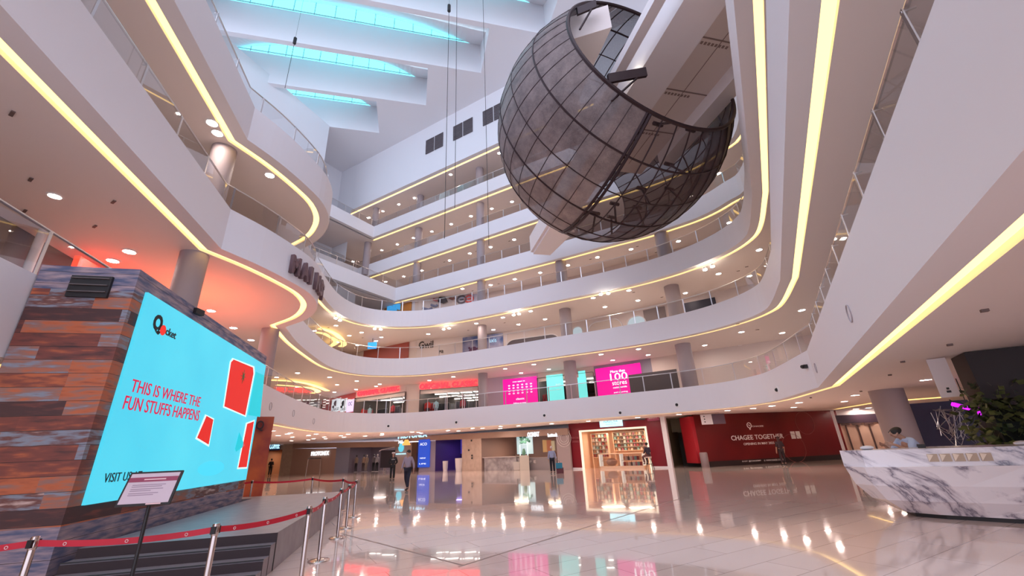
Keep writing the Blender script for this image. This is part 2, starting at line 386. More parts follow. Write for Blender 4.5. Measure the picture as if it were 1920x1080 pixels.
# louvre vents
quads = [[(799, 266), (832, 249), (832, 276), (799, 288)], [(850, 240), (887, 222), (887, 249), (850, 263)], [(905, 210), (946, 190), (946, 215), (905, 235)]]
pos = ['leftmost pair of dark louvre vents high on the white back wall', 'middle pair of dark louvre vents high on the white back wall', 'pair of dark louvre vents beside the mesh sphere on the back wall']
M_louv = mat('louvre_grey', (.13, .11, .12), .6)
for q, lab in zip(quads, pos):
    P = [on_wall(x, y, (WQ.x, WQ.y), (WQ.x + BD.x, WQ.y + BD.y)) for x, y in q]
    t0 = (P[0] - WQ).dot(BD); t1 = (P[1] - WQ).dot(BD); z0 = 31.5; z1 = 33.35
    v = empty('louvre_vent', wq((t0 + t1) / 2, z0) - AD * .02, lab, 'vent')
    w = (t1 - t0)
    for sgn in (-1, 1):
        b = MB(); cx = sgn * w * .255; ww = w * .46
        u = BD; o_ = BD * cx
        b.prism([(-ww / 2, 0), (ww / 2, 0), (ww / 2, z1 - z0), (-ww / 2, z1 - z0)], o_, u, Vector((0, 0, 1)), -AD * .04)
        for j in range(9):
            zz = (z1 - z0) * (j + .5) / 9
            b.prism([(-ww / 2, zz - .03), (ww / 2, zz - .03), (ww / 2, zz + .03), (-ww / 2, zz + .03)], o_ - AD * .04, u, Vector((0, 0, 1)), -AD * .04)
        b.build('louvre_panel', M_louv, v)

# ------------------------------------------------------------------ columns
def column(x, y, r, z0, z1, label):
    b = MB().lathe([(r, z0), (r, z1)], (0, 0, 0), 28)
    o = b.build('column', M_col, None, smooth=True); o.location = (x, y, 0); struct(o, label, 'column'); return o
column(-2.8, 35.3, .40, 4.5, 28.7, 'round grey column rising through the galleries left of the mesh sphere')
column(4.17, 31.75, .47, 4.5, 16.1, 'round grey column under the mesh sphere between the cyan screens')
column(11.3, 27.5, .50, 4.5, 16.1, 'round grey column right of the pink hundred stores screen')
column(-9.9, 39.7, .40, 16.2, 28.7, 'round grey column second from the corner of the white back galleries')
column(-16.4, 42.4, .40, 20.4, 24.5, 'round grey column by the inner corner of the fifth gallery')
column(-15.6, 41.9, .38, 24.6, 28.7, 'pale round column at the inner corner of the sixth gallery')
column(-9.9, 11.55, .38, 4.5, 7.7, 'round grey column behind the video wall near its top corner')
column(-12.2, 19.9, .40, 0, 7.7, 'round grey column at the right end of the video wall')
column(-9.95, 11.7, .38, 8.8, 11.9, 'round column on the second balcony at the left')
column(15.4, 17.9, .58, 0, 3.3, 'broad brown column behind the marble counter')

# ------------------------------------------------------------------ gallery back walls (upper levels)
UW = [(40, 10), (24, 23.5), (14, 29.8), (5.6, 35.0), (-2.6, 38.3), (-9.5, 39.4), (-17, 43.5), (-26, 52)]
RW = [(24, 23.5), (9, -10)]
for k in range(1, 7):
    b = MB(); za = ZT[k] - .2; zb_ = ZB[k + 1]
    if k < 4:
        for i in range(1, len(UW) - 1): b.face([(*UW[i], za), (*UW[i + 1], za), (*UW[i + 1], zb_), (*UW[i], zb_)])
        b.face([(-26, 52, za), (-30, 20, za), (-30, 20, zb_), (-26, 52, zb_)]); b.face([(-17, 4, za), (-21, 20, za), (-21, 20, zb_), (-17, 4, zb_)]); b.face([(-21, 20, za), (-30, 20, za), (-30, 20, zb_), (-21, 20, zb_)])
        b.face([(-17, 4, za), (-15, -6, za), (-15, -6, zb_), (-17, 4, zb_)])
    else:
        q = Vector((-2.75, 34.7, 0)) + AD * 6.5; a0 = q - BD * 30; a1 = q + BD * 24
        b.face([(a0.x, a0.y, za), (a1.x, a1.y, za), (a1.x, a1.y, zb_), (a0.x, a0.y, zb_)])
    if k < 4: b.face([(24, 23.5, za), (9, -10, za), (9, -10, zb_), (24, 23.5, zb_)])
    struct(b.build('wall_back', mat('gallery_wall', (.72, .62, .58), .6)), f'plain back wall of the {NAMES[k]} gallery', 'wall')

# ------------------------------------------------------------------ rectangles on walls
G1 = [(-31, 52.0), (-15.4, 47.4), (4.0, 33.6)]
GRED = [(4.0, 34.0), (9.9, 30.35)]
GCHA = [(12.0, 29.3), (22.9, 31.5)]
GRT = [(23.3, 31.3), (34, 25.2)]
def segs(poly): return [(poly[i], poly[i + 1]) for i in range(len(poly) - 1)]
def hit(x, y, poly):
    best = None
    for a, b in segs(poly):
        p = on_wall(x, y, a, b); d = Vector((b[0] - a[0], b[1] - a[1], 0)); t = (p - Vector((a[0], a[1], p.z))).dot(d) / d.length_squared
        e = max(0, -t, t - 1)
        if best is None or e < best[0]: best = (e, p, d.normalized())
    return best[1], best[2]
class Rect: pass
def rect(x0, x1, yt, yb, poly, gap=.0):
    ym = (yt + yb) / 2; a, d = hit(x0, ym, poly); b, d2 = hit(x1, ym, poly); r = Rect()
    r.zt = hit((x0 + x1) / 2, yt, poly)[0].z; r.zb = hit((x0 + x1) / 2, yb, poly)[0].z
    a.z = b.z = r.zb; r.u = (b - a).normalized(); r.n = r.u.cross(Vector((0, 0, 1))); r.o = a + r.n * gap; r.w = (b - a).length; r.h = r.zt - r.zb
    return r
ZV = Vector((0, 0, 1))
def slab_on(b, r, u0, u1, v0, v1, t0, t1, mi=0, origin=None):
    o = (Vector((0, 0, 0)) if origin else r.o)
    b.prism([(u0, v0), (u1, v0), (u1, v1), (u0, v1)], o + r.n * t0, r.u, ZV, r.n * (t1 - t0), mi)
def panel(name, r, m, label, cat, thick=.06, texts=(), group=None, frame=None):
    e = empty(name, r.o, label, cat, group); e.rotation_euler = (0, 0, 0)
    b = MB(); slab_on(b, r, 0, r.w, 0, r.h, 0, thick, origin=1); b.build('board', m, e)
    if frame:
        b = MB()
        for q in ((-.04, .04, 0, r.h), (r.w - .04, r.w + .04, 0, r.h), (0, r.w, -.04, .04), (0, r.w, r.h - .04, r.h + .04)): slab_on(b, r, *q, 0, thick + .03, origin=1)
        b.build('frame', frame, e)
    for (s, u, v, h, w, tm) in texts:
        text_mesh('lettering', s, r.u * (u * r.w) + ZV * (v * r.h) + r.n * (thick + .005), r.u, ZV, h * r.h, tm, (w * r.w) if w else None, .01, e)
    return e
def letters(name, s, r, m, label, cat='sign', depth=.08, group=None, bold=.02):
    o = text_mesh(name, s, r.o + r.n * .05, r.u, ZV, r.h, m, r.w, depth, None, bold=bold); return tag(o, label, cat, group)

E_white = emis('sign_white', (.92, .95, 1.0), 1.1); E_cyanw = emis('sign_blue_white', (.45, .80, 1.0), 1.15)
E_red = emis('sign_red', (1.0, .02, .03), 3.0); E_pink = emis('screen_pink', (1.0, .006, .34), .85); E_cyan = emis('screen_cyan', (.22, .95, .90), .8)
E_warm = emis('shop_warm', (1.0, .72, .42), 3.0); E_text = emis('screen_text_white', (1, .93, .97), 1.6)
M_wtext = mat('white_lettering', (.85, .8, .78), .5); M_redwall = mat('crimson_panel', (.20, .006, .016), .35); M_redwall2 = mat('crimson_board', (.155, .006, .010), .3)

def wall_piece(name, poly, xl, xr, z0, z1, m, label, gap=0):
    a, d = hit(xl, 868, poly); b_, d = hit(xr, 868, poly); u = (b_ - a).normalized(); nn = u.cross(ZV)
    o = MB(); a = Vector((a.x, a.y, 0)) + nn * gap; b_ = Vector((b_.x, b_.y, 0)) + nn * gap
    o.prism([(0, z0), ((b_ - a).length, z0), ((b_ - a).length, z1), (0, z1)], a - nn * .2, u, ZV, nn * .2)
    return struct(o.build(name, m), label, 'wall')
def recess(name, poly, xl, xr, z0, z1, depth, m, label, y=868, floor_m=None):
    a, d = hit(xl, y, poly); b_, d = hit(xr, y, poly); a = Vector((a.x, a.y, 0)); b_ = Vector((b_.x, b_.y, 0)); u = (b_ - a).normalized(); nn = u.cross(ZV)
    c = b_ - nn * depth; d_ = a - nn * depth; o = MB()
    for p, q in ((a, d_), (d_, c), (c, b_)): o.face([p + ZV * z0, q + ZV * z0, q + ZV * z1, p + ZV * z1], 0)
    o.face([p + ZV * z1 for p in (a, b_, c, d_)], 0)
    if z0 > 1: o.face([p + ZV * (z0 + .01) for p in (a, b_, c, d_)], 0)
    ob = struct(o.build(name, m), label, 'shop')
    return a, b_, u, nn

# ------------------------------------------------------------------ ground floor frontage
H1 = ZB[1]
wall_piece('wall_back', G1, 440, 488, 0, H1, M_tan, 'tan stone wall left of the coffee shop')
cof = recess('wall_back', G1, 488, 526, 0, 2.75, 5, mat('coffee_interior', (.26, .12, .07), .6), 'dark recess of the coffee shop')
wall_piece('wall_back', G1, 488, 526, 2.75, H1, M_tan, 'tan band above the coffee shop opening')
wall_piece('wall_back', G1, 526, 546, 0, H1, M_tan, 'tan stone pier right of the coffee shop')
wall_piece('wall_back', G1, 546, 628, 0, 2.72, M_brown, 'closed brown hoarding with white lettering')
wall_piece('wall_back', G1, 628, 654, 0, 2.72, mat('slate_panel', (.30, .32, .42), .4), 'slate blue panel beside the brown hoarding')
win = recess('wall_back', G1, 654, 740, 0, 2.62, 3.2, mat('dim_display', (.16, .13, .17), .5), 'dim shop window recess with mannequins')
wall_piece('wall_back', G1, 740, 786, 0, 2.72, mat('greige', (.42, .35, .33), .5), 'grey beige wall with a round blue emblem')
wall_piece('wall_back', G1, 786, 816, 0, 2.72, mat('lilac_grey', (.33, .30, .36), .5), 'lilac grey pier left of the purple shop')
pur = recess('wall_back', G1, 816, 866, 0, 2.72, 4, mat('purple_dim', (.07, .04, .16), .4), 'dark purple lit recess with two white pots')
wall_piece('wall_back', G1, 866, 903, 0, 2.8, M_tan, 'tan panelled wall with small dark fittings')
caf = recess('wall_back', G1, 903, 1046, 0, 2.8, 5, mat('cafe_dim', (.30, .20, .18), .5), 'open café recess with a counter')
wall_piece('wall_back', G1, 1046, 1071, 0, 2.8, mat('mauve_grey', (.35, .28, .28), .5), 'mauve grey wall with a faint circular emblem')
M_bulk = mat('brown_bulkhead', (.36, .25, .20), .45)
wall_piece('wall_back', G1, 546, 748, 2.72, H1, M_bulk, 'brown bulkhead band above the hoarding and display window', .12)
wall_piece('wall_back', G1, 748, 1071, 2.78, H1, M_bulk, 'brown bulkhead band above the café row', .12)
# red shop
wall_piece('wall_back', GRED, 1072, 1092, .12, H1, M_redwall, 'crimson panel left of the bright shop')
wall_piece('wall_back', GRED, 1222, 1253, .12, H1, M_redwall, 'crimson panel right of the bright shop')
wall_piece('wall_back', GRED, 1092, 1222, 2.72, H1, M_redwall, 'crimson band above the bright shop')
M_shopin = mat('shop_cream', (.80, .55, .38), .5)
sh = recess('wall_back', GRED, 1092, 1222, 0, 2.72, 3.0, M_shopin, 'bright cream interior of the cosmetics shop')
wall_piece('baseboard_back', GRED, 1072, 1092, 0, .12, M_white, 'pale plinth under the left crimson panel', .03)
wall_piece('baseboard_back', GRED, 1222, 1253, 0, .12, M_white, 'pale plinth under the right crimson panel', .03)
# pilaster and corridor
pa = Vector((9.95, 30.3, 0)); pb_ = Vector((11.95, 29.25, 0))
struct(MB().box((10.05, 30.15, H1 / 2), (.3, .5, H1), R(-30)).build('column', M_white), 'slim pale pilaster beside the corridor', 'column')
cu = (pb_ - pa).normalized(); cn_ = cu.cross(ZV); b = MB()
for p, q in ((pa - cn_ * .1, pa - cn_ * 7), (pa - cn_ * 7, pb_ - cn_ * 7)): b.face([p, q, q + ZV * H1, p + ZV * H1])
b.face([pa - cn_ * 4 + ZV * 2.3, pb_ - cn_ * 4 + ZV * 2.3, pb_ - cn_ * 4 + ZV * H1, pa - cn_ * 4 + ZV * H1])
struct(b.build('wall_back', mat('corridor_olive', (.42, .36, .22), .6)), 'olive walls of the service corridor', 'corridor')
dr = MB(); dr.prism([(0, 0), (1.9, 0), (1.9, 2.3), (0, 2.3)], pa - cn_ * 6.9, cu, ZV, cn_ * .05); struct(dr.build('door_1', mat('corridor_door', (.10, .06, .035), .5)), 'dark brown door at the end of the corridor', 'door')
b = MB(); b.face([pb_, pb_ - cn_ * 7, pb_ - cn_ * 7 + ZV * H1, pb_ + ZV * H1])
struct(b.build('wall_right', noise_color(mat('orange_wood', (.4, .17, .07), .4), (.30, .12, .05), (.5, .24, .11), 2, 5, (8, 8, .6))), 'orange wood panelled side of the corridor', 'wall')
# crimson tea hoarding
rc = rect(1306, 1590, 770, 868, GCHA); rc.o.z = 0; rc.h = H1 - .01
cha = empty('shop_hoarding', rc.o, 'wide crimson hoarding announcing a tea shop opening', 'hoarding')
b = MB(); slab_on(b, rc, 0, rc.w, .32, rc.h, -.1, .04, origin=1); b.build('board', noise_color(M_redwall2, (.10, .004, .006), (.19, .012, .012), .22, 2), cha)
b = MB(); slab_on(b, rc, 0, rc.w, 0, .32, -.1, .05, origin=1); b.build('plinth', mat('hoarding_black', (.02, .01, .01), .4), cha)
b = MB(); b.box((rc.n * -.6 + rc.u * -.12 + ZV * 1.7), (.25, 1.3, 2.9), math.atan2(rc.u.y, rc.u.x)); b.build('side_panel', mat('bright_red_panel', (.36, .01, .02), .4), cha)
def ct(s, x0, x1, y, h, m=M_wtext, d=.01):
    p, _ = hit(x0, y, GCHA); q, _ = hit(x1, y, GCHA); p2 = p - rc.o; w = (q - p); w.z = 0
    return text_mesh('lettering', s, rc.u * p2.dot(rc.u) + ZV * p.z + rc.n * .05, rc.u, ZV, h, m, w.length, d, cha, bold=.012)
ct('CHAGEE TOGETHER', 1371, 1470, 826, .30); ct('OPENING IN MAY 2025', 1394, 1452, 835, .15); ct('CHAGEE', 1409, 1431, 801, .10)
ct('O O F  @CHAGEEMY', 1391, 1427, 867, .10); ct('O  WWW.CHAGEE.COM.MY', 1432, 1469, 865, .10)
p, _ = hit(1404, 799, GCHA); p = p - rc.o; c_ = rc.u * p.dot(rc.u) + ZV * p.z + rc.n * .045
b = MB(); b.tube([c_ + rc.u * (.16 * math.cos(t * .4)) + ZV * (.05 + .17 * math.sin(t * .4)) for t in range(16)], .03, 5, closed=True); b.tube([c_ - ZV * .12, c_ - ZV * .24], .05, 6); b.tube([c_ - rc.u * .05 + ZV * .1, c_ + rc.u * .05], .03, 5)
b.build('emblem', M_wtext, cha)
b = MB()
p, _ = hit(1483, 820, GCHA); p = p - rc.o
for k in (0, 1): slab_on(b, rc, p.dot(rc.u) + k * .42, p.dot(rc.u) + .34 + k * .42, p.z - .1, p.z + .38, .04, .055, origin=1)
b.build('poster_sheet', M_wtext, cha)
for (px, py, rr_) in ((1508, 793, .75), (1488, 840, .9)):
    p, _ = hit(px, py, GCHA); p = p - rc.o; c_ = rc.u * p.dot(rc.u) + ZV * p.z + rc.n * .042; b = MB()
    pts = [c_ + rc.u * (rr_ * math.cos(t * math.pi / 14)) + ZV * (rr_ * math.sin(t * math.pi / 14)) for t in range(28)]
    b.tube(pts, .02, 4, closed=True); b.build('printed_ring', mat('hoarding_print', (.26, .07, .06), .4), cha)
# right hand frontage behind the counter
b = MB()
struct(wall_piece('column', GRT, 1577, 1592, 0, H1, M_white, 'pale square pier right of the crimson hoarding', .3))
wall_piece('wall_right', GRT, 1592, 1770, 0, 2.35, mat('peach_panel', (.55, .36, .27), .5), 'peach panelled wall behind the counter')
wall_piece('wall_right', GRT, 1592, 1800, 2.9, H1, M_soffit, 'cream bulkhead above the dark sign band')
wall_piece('wall_right', GRT, 1592, 1800, 2.35, 2.9, mat('sign_band', (.035, .015, .025), .4), 'dark sign band over the peach wall', .1)
b = MB()
struct(MB().face([(26.5, 29.5, 0), (44, 18, 0), (44, 18, H1), (26.5, 29.5, H1)]).build('wall_right', mat('dark_shop', (.05, .03, .03), .5)), 'dark shopfront at the far right', 'wall')
for i, px in enumerate((1592, 1614, 1637, 1664, 1692, 1717)):
    r_ = rect(px, px + 3.2, 790, 858, GRT, .02); r_.o.z = 0; b = MB(); slab_on(b, r_, 0, .09, 0, 2.3, 0, .05, origin=1); slab_on(b, r_, -.2, .3, 2.2, 2.3, 0, .08, origin=1)
    o = b.build('wall_batten', mat('batten_dark', (.07, .03, .025), .5)); o.location = r_.o
    tag(o, 'dark vertical batten with a T shaped head on the peach wall', 'batten', 'battens on the peach wall')
letters('sign_lettering', 'ST', rect(1644, 1655, 774, 783, GRT, .12), E_cyanw, 'glowing blue white ST letters on the dark band left of the broad column')
letters('sign_lettering', 'I', rect(1721, 1726, 774, 782, GRT, .12), E_cyanw, 'glowing single letter on the dark band right of the broad column')
st = MB(); A_ = on_z(1572, 767, H1 - .03); B_ = on_z(1650, 754, H1 - .03); C_ = on_z(1795, 743, H1 - .03)
for p, q in ((A_, B_), (B_, C_)):
    nn2 = Vector((0, .45, 0)); st.face([p, q, q + nn2, p + nn2])
struct(st.build('trim_3', M_cove), 'warm cove strip in the ceiling behind the counter', 'cove light')

# ---- lettering and fittings along the ground frontage
letters('sign_lettering', 'HAINAN COFFEE', rect(487, 527, 831, 842, G1, .15), E_cyanw, 'glowing blue and white coffee shop lettering at the far left')
b = rect(487, 527, 829, 845, G1, .15); panel('sign_board', b, mat('navy_board', (.02, .05, .16), .4), 'navy sign board behind the coffee lettering', 'sign', .05)
letters('sign_lettering', 'PROTONEX', rect(585, 618, 846, 854, G1, .06), E_white, 'small white lettering on the brown hoarding')
letters('sign_lettering', 'PROTONEX', rect(749, 803, 810, 821, G1, .10), E_cyanw, 'large glowing PROTONEX letters over the back shops')
letters('sign_lettering', 'ALBNZ', rect(740, 757, 826, 832, G1, .06), E_white, 'small white lettering above the round blue emblem')
r_ = rect(746, 760, 833, 846, G1, .03); o = MB().lathe([(.40, 0), (.40, .06)], n=24)
for i, v in enumerate(o.v): o.v[i] = tuple(r_.u * v[0] + ZV * v[1] + r_.n * v[2])
o = o.build('wall_emblem', emis('emblem_blue', (.12, .55, .7), .9), None); o.location = r_.o + r_.u * r_.w / 2 + ZV * r_.h / 2; tag(o, 'round blue lit emblem on the greige wall', 'emblem')
letters('sign_lettering', 'COLLECTION', rect(744, 762, 850, 852, G1, .06), E_cyanw, 'tiny pale lettering below the round blue emblem')
pst = panel('light_box', rect(786, 807, 824, 876, G1, .05), emis('blue_poster', (.02, .08, .55), .8), 'tall blue lit poster with white ACO lettering', 'poster', .1,
      [('ACO', .15, .78, .10, .62, E_white), ('NEW', .2, .30, .05, .5, E_white), ('LIFE', .15, .1, .05, .6, E_white)])
r_ = rect(777, 785, 824, 830, G1); b = MB().lathe([(.16, 0), (.42, -.5)], (0, 0, 0), 16)
lp = empty('pendant_lamp', r_.o + r_.n * 1.0 + ZV * .3, 'amber cone pendant lamp hanging left of the blue poster', 'lamp')
b.build('lamp_shade', emis('amber_shade', (1.0, .42, .10), 1.1), lp); MB().tube([(0, 0, 0), (0, 0, H1 - lp.location.z)], .015, 5).build('cord', M_black, lp)
r_ = rect(776, 786, 832, 878, G1, .02); r_.o.z = 0; b = MB(); slab_on(b, r_, 0, r_.w, 0, 2.6, 0, .3, origin=1); o = b.build('column', mat('dark_timber', (.07, .035, .025), .5)); o.location = r_.o; struct(o, 'dark timber pier under the amber lamp', 'column')
for px, w_, h_, lab in ((831, .45, .85, 'smaller white planter pot in the purple lit shop'), (856, .6, 1.05, 'taller white planter pot in the purple lit shop')):
    p, d = hit(px, 878, G1); b = MB().lathe([(w_ * .42, 0), (w_ * .5, h_ * .3), (w_ * .58, h_), (w_ * .5, h_), (w_ * .45, h_ * .92)], n=20)
    o = b.build('planter_pot', mat('white_ceramic', (.7, .66, .66), .4), None, smooth=True); o.location = (p.x + .25, p.y - .35, 0); tag(o, lab, 'pot')
for px, py, w_, h_, cl in ((845, 835, 1.3, 1.4, (.10, .06, .5)), (822, 838, .5, 1.4, (.03, .02, .2)), (856, 850, .7, .8, (.3, .35, .7))):
    p, d = hit(px, py, G1); nn2 = d.cross(ZV); p = p - nn2 * 3.4; o = MB(); o.prism([(-w_ / 2, -h_ / 2), (w_ / 2, -h_ / 2), (w_ / 2, h_ / 2), (-w_ / 2, h_ / 2)], (0, 0, 0), d, ZV, nn2 * .08)
    o = o.build('display_screen', emis('purple_screen_%d' % px, cl, 1.0)); o.location = (p.x, p.y, max(p.z, h_ / 2 + .05)); tag(o, {845: 'wide violet screen at the back of the purple shop', 822: 'narrow indigo screen at the left of the purple shop', 856: 'pale blue screen behind the taller white pot'}[px], 'screen')
# café
a, b_, u, nn = caf
def cafe(px, dz, push): p, d = hit(px, dz, G1); return Vector((p.x, p.y, 0)) + nn * push
A_ = cafe(905, 870, -.9); B_ = cafe(966, 870, -.9); w = (B_ - A_).length
ctr = empty('cafe_counter', A_, 'grey marble café counter with a jutting shelf top', 'counter')
MB().prism([(0, 0), (w, 0), (w, .98), (0, .98)], (0, 0, 0), u, ZV, nn * .7).build('body', noise_color(mat('grey_marble', (.3, .28, .29), .3), (.22, .2, .21), (.42, .39, .40), 2), ctr)
MB().prism([(-.1, .98), (w + .05, .98), (w + .05, 1.05), (-.1, 1.05)], -nn * .05, u, ZV, nn * .85).build('worktop', mat('counter_top', (.45, .4, .4), .3), ctr)
A_ = cafe(968, 870, -.9); B_ = cafe(1042, 870, -.9); w2 = (B_ - A_).length
ct2 = empty('cafe_counter', A_, 'long low grey café counter with lettering, behind the display pillar', 'counter')
MB().prism([(0, 0), (w2, 0), (w2, .9), (0, .9)], (0, 0, 0), u, ZV, nn * .7).build('body', mat('counter_grey', (.25, .22, .23), .4), ct2)
text_mesh('lettering', 'C A F E', u * .2 + ZV * .5 + nn * .71, u, ZV, .2, M_wtext, 1.6, .01, ct2)
p = cafe(986, 870, .2); ped = empty('display_pedestal', p, 'pale pedestal with a lit glass case in front of the café', 'pedestal')
MB().box((0, 0, .55), (.75, .7, 1.1)).build('plinth', mat('pale_plinth', (.55, .5, .42), .5), ped); MB().box((0, 0, 1.5), (.66, .6, .8)).build('glass_case', M_pane, ped)
b = MB()
for sx_ in (-.3, .3): b.box((sx_, -.27, 1.5), (.07, .05, .8))
b.build('light_tube', emis('case_light', (.7, 1, .85), 1.5), ped); MB().lathe([(.1, 0), (.16, .2), (.08, .5)], (0, 0, 1.1), 12).build('ornament', mat('ornament_green', (.15, .35, .2), .5), ped)
p = cafe(970, 870, .1); o = MB().box((0, 0, .32), (.5, .5, .64)).build('cafe_stool', mat('stool_grey', (.5, .47, .44), .6), bevel=.03); o.location = p; tag(o, 'low pale block stool left of the lit pedestal', 'stool')
r_ = rect(925, 956, 817, 854, G1, -3.5); sp = panel('lit_window', r_, emis('window_day', (.55, .75, .8), .55), 'bright window with blue green leaves painted on it behind the café counter', 'window', .05)
b = MB()
for i in range(14): b.ell(r_.u * (r_.w * random.uniform(.3, .95)) + ZV * (r_.h * random.uniform(.62, .97)) + r_.n * .06, (.22, .05, .12), 8, 5, random.random())
b.build('leaf_print', mat('leaf_teal', (.08, .25, .2), .6), sp)
letters('sign_lettering', 'OONIAT', rect(991, 1013, 810, 819, G1, .10), E_white, 'white round lettering above the café right of the pedestal')
letters('sign_lettering', 'hotteok', rect(1029, 1047, 812, 819, G1, .1), E_white, 'small bold white lettering at the right end of the café')
for i in range(9):
    px = 972 + i * 8; p = cafe(px, 850, -4.2); hh = random.uniform(.7, 1.1); o = MB().box((0, 0, 0), (.5, .06, hh), math.atan2(u.y, u.x))
    cl = [(.5, .26, .1), (.35, .1, .05), (.45, .35, .22), (.12, .06, .05)][i % 4]
    o = o.build('menu_board', emis('menu_%d' % (i % 4), cl, .55)); o.location = (p.x, p.y, 1.75); tag(o, 'small warm lit picture board on the back wall of the café', 'menu board', 'picture boards at the back of the café')
r_ = rect(1049, 1066, 809, 834, G1, .03); b = MB(); c_ = r_.u * r_.w / 2 + ZV * r_.h / 2
for rr_ in (.62, .45, .3): b.tube([c_ + r_.u * rr_ * math.cos(t * math.pi / 12) + ZV * rr_ * math.sin(t * math.pi / 12) for t in range(24)], .015, 4, closed=True)
o = b.build('wall_emblem', M_wtext); o.location = r_.o; tag(o, 'faint circular line emblem on the mauve wall', 'emblem')
# wall fittings on the tan panel
for (px, py) in ((885, 826), (880, 844), (886, 854), (886, 859)):
    p, d = hit(px, py, G1); o = MB().box((0, 0, 0), (.12, .12, .14)).build('wall_fitting', M_black); o.location = p + d.cross(ZV) * .08; tag(o, 'tiny dark fitting on the tan panelled wall', 'fitting', 'fittings on the tan wall')

for P_, (f0, dp), pw, cl in ((win, (.5, 1.6), 60, (1, .85, .78)), (caf, (.3, 2.5), 70, (1, .75, .55)), (caf, (.75, 2.5), 70, (1, .72, .5)), (pur, (.5, 2.0), 26, (.5, .35, 1)), (cof, (.5, 2.2), 60, (1, .7, .45))):
    a, b_, u, nn = P_; area('shop_fill', a.lerp(b_, f0) - nn * dp + ZV * 2.55, 1.2, .8, pw, cl, (0, 0, -1))  # unseen fill lamps added to brighten the shop recesses
# bright cosmetics shop
a, b_, u, nn = sh; W_ = (b_ - a).length; ang = math.atan2(u.y, u.x)
fr = MB()
for q in ((0, .12, 0, 2.72), (W_ - .12, W_, 0, 2.72), (0, W_, 2.6, 2.72)): fr.prism([(q[0], q[2]), (q[1], q[2]), (q[1], q[3]), (q[0], q[3])], a - nn * .1, u, ZV, nn * .2)
o = fr.build('shop_portal', emis('portal_glow', (1.0, .83, .62), .9)); tag(o, 'glowing white portal framing the cosmetics shop', 'portal')
for i, f_ in enumerate((.3, .7)):
    l = area('shop_fill', a + u * W_ * f_ - nn * 1.3 + ZV * 2.6, 1.6, 1.0, 42, (1, .80, .60), (0, 0, -1))
cols = [(.35, .06, .05), (.6, .3, .15), (.7, .5, .4), (.12, .08, .07), (.65, .62, .55), (.5, .15, .2), (.25, .4, .36)]
prods = []
for i, cl in enumerate(cols):
    m_ = mat('product_%d' % i, cl, .4)
    b = MB().lathe([(.05, 0), (.055, .02), (.055, .15), (.02, .17), (.02, .21)], n=8) if i % 2 else MB().box((0, 0, .09), (.13, .09, .18))
    o = b.build('cosmetic_bottle' if i % 2 else 'cosmetic_box', m_); prods.append(o)
ip = 0; used = set()
def shelf_unit(off, dist, width, rz, label, rows, z0, z1, depth=.32, m_=None):
    global ip
    e = empty('display_shelf', a + u * off - nn * dist, label, 'shelf', None, rz); hh = (z1 - z0) / rows; m_ = m_ or M_shopin
    MB().box((0, depth / 2, (z0 + z1) / 2), (width, .04, z1 - z0)).build('back_panel', m_, e)
    for sx_ in (-1, 1): MB().box((sx_ * width / 2, 0, (z1) / 2), (.05, depth, z1)).build('side_panel', m_, e)
    M_ = Matrix.Translation(e.location) @ Matrix.Rotation(rz, 4, 'Z')
    for k in range(rows + 1): MB().box((0, 0, z0 + hh * k), (width, depth, .035)).build('shelf_board', emis('shelf_glow', (1, .8, .6), .12) if k else m_, e)
    for k in range(rows):
        nP = max(3, int(width / .24))
        for j in range(nP):
            src = prods[ip % 7]; loc = M_ @ Vector((-width / 2 + .14 + (width - .28) * j / max(1, nP - 1), -.02, z0 + hh * k + .018))
            if src.name not in used: used.add(src.name); o = src
            else: o = src.copy(); COL.objects.link(o)
            o.location = loc; o.rotation_euler = (0, 0, rz); o.scale = (1.2, 1.2, min(1.5, hh / .26)); ip += random.choice((1, 1, 2, 3))
            kind = 'box' if 'box' in o.name else 'bottle'
            tag(o, f'small cosmetics {kind} ' + label.split('|')[0].replace('tall', 'standing in the tall').replace('wide', 'standing in the wide').replace('low', 'standing in the low').replace('narrow', 'standing in the narrow'), kind, 'cosmetics ' + kind + ' row in ' + label)
shelf_unit(.95, 1.6, 1.3, ang, 'tall cosmetics shelf at the left of the bright shop', 6, .75, 2.45)
shelf_unit(3.0, 2.5, 2.5, ang, 'wide cosmetics shelf across the back of the bright shop', 5, 1.15, 2.5)
shelf_unit(5.0, 2.2, 1.3, ang, 'narrow cosmetics shelf at the right of the bright shop', 6, .5, 2.45)
cc = empty('glass_counter', a + u * 2.9 - nn * .5, 'low glazed sales counter at the front of the bright shop', 'counter', None, ang)
MB().box((0, 0, .08), (3.2, .6, .16)).build('plinth', M_shopin, cc); MB().box((0, 0, .98), (3.3, .66, .05)).build('worktop', M_shopin, cc)
for sx_ in (-1.6, -.03, 1.6): MB().box((sx_, 0, .57), (.08, .6, .82)).build('upright', emis('counter_glow', (1, .85, .7), .5), cc)
MB().box((0, .05, .52), (3.0, .4, .03)).build('inner_shelf', M_shopin, cc); MB().box((0, -.28, .56), (3.1, .02, .78)).build('glass_front', M_pane, cc)
for j in range(16):
    src = prods[j % 7]; o = src.copy(); COL.objects.link(o); M_ = Matrix.Translation(cc.location) @ Matrix.Rotation(ang, 4, 'Z')
    o.location = M_ @ Vector((.15 + (j % 8) * .17, -.02 + .05, .16 if j < 8 else .537)); o.scale = (1.2, 1.2, 1.4); o.rotation_euler = (0, 0, ang)
    kind = 'box' if 'box' in o.name else 'bottle'; tag(o, f'cosmetics {kind} standing inside the low glazed sales counter', kind, f'{kind} row inside the glazed counter')
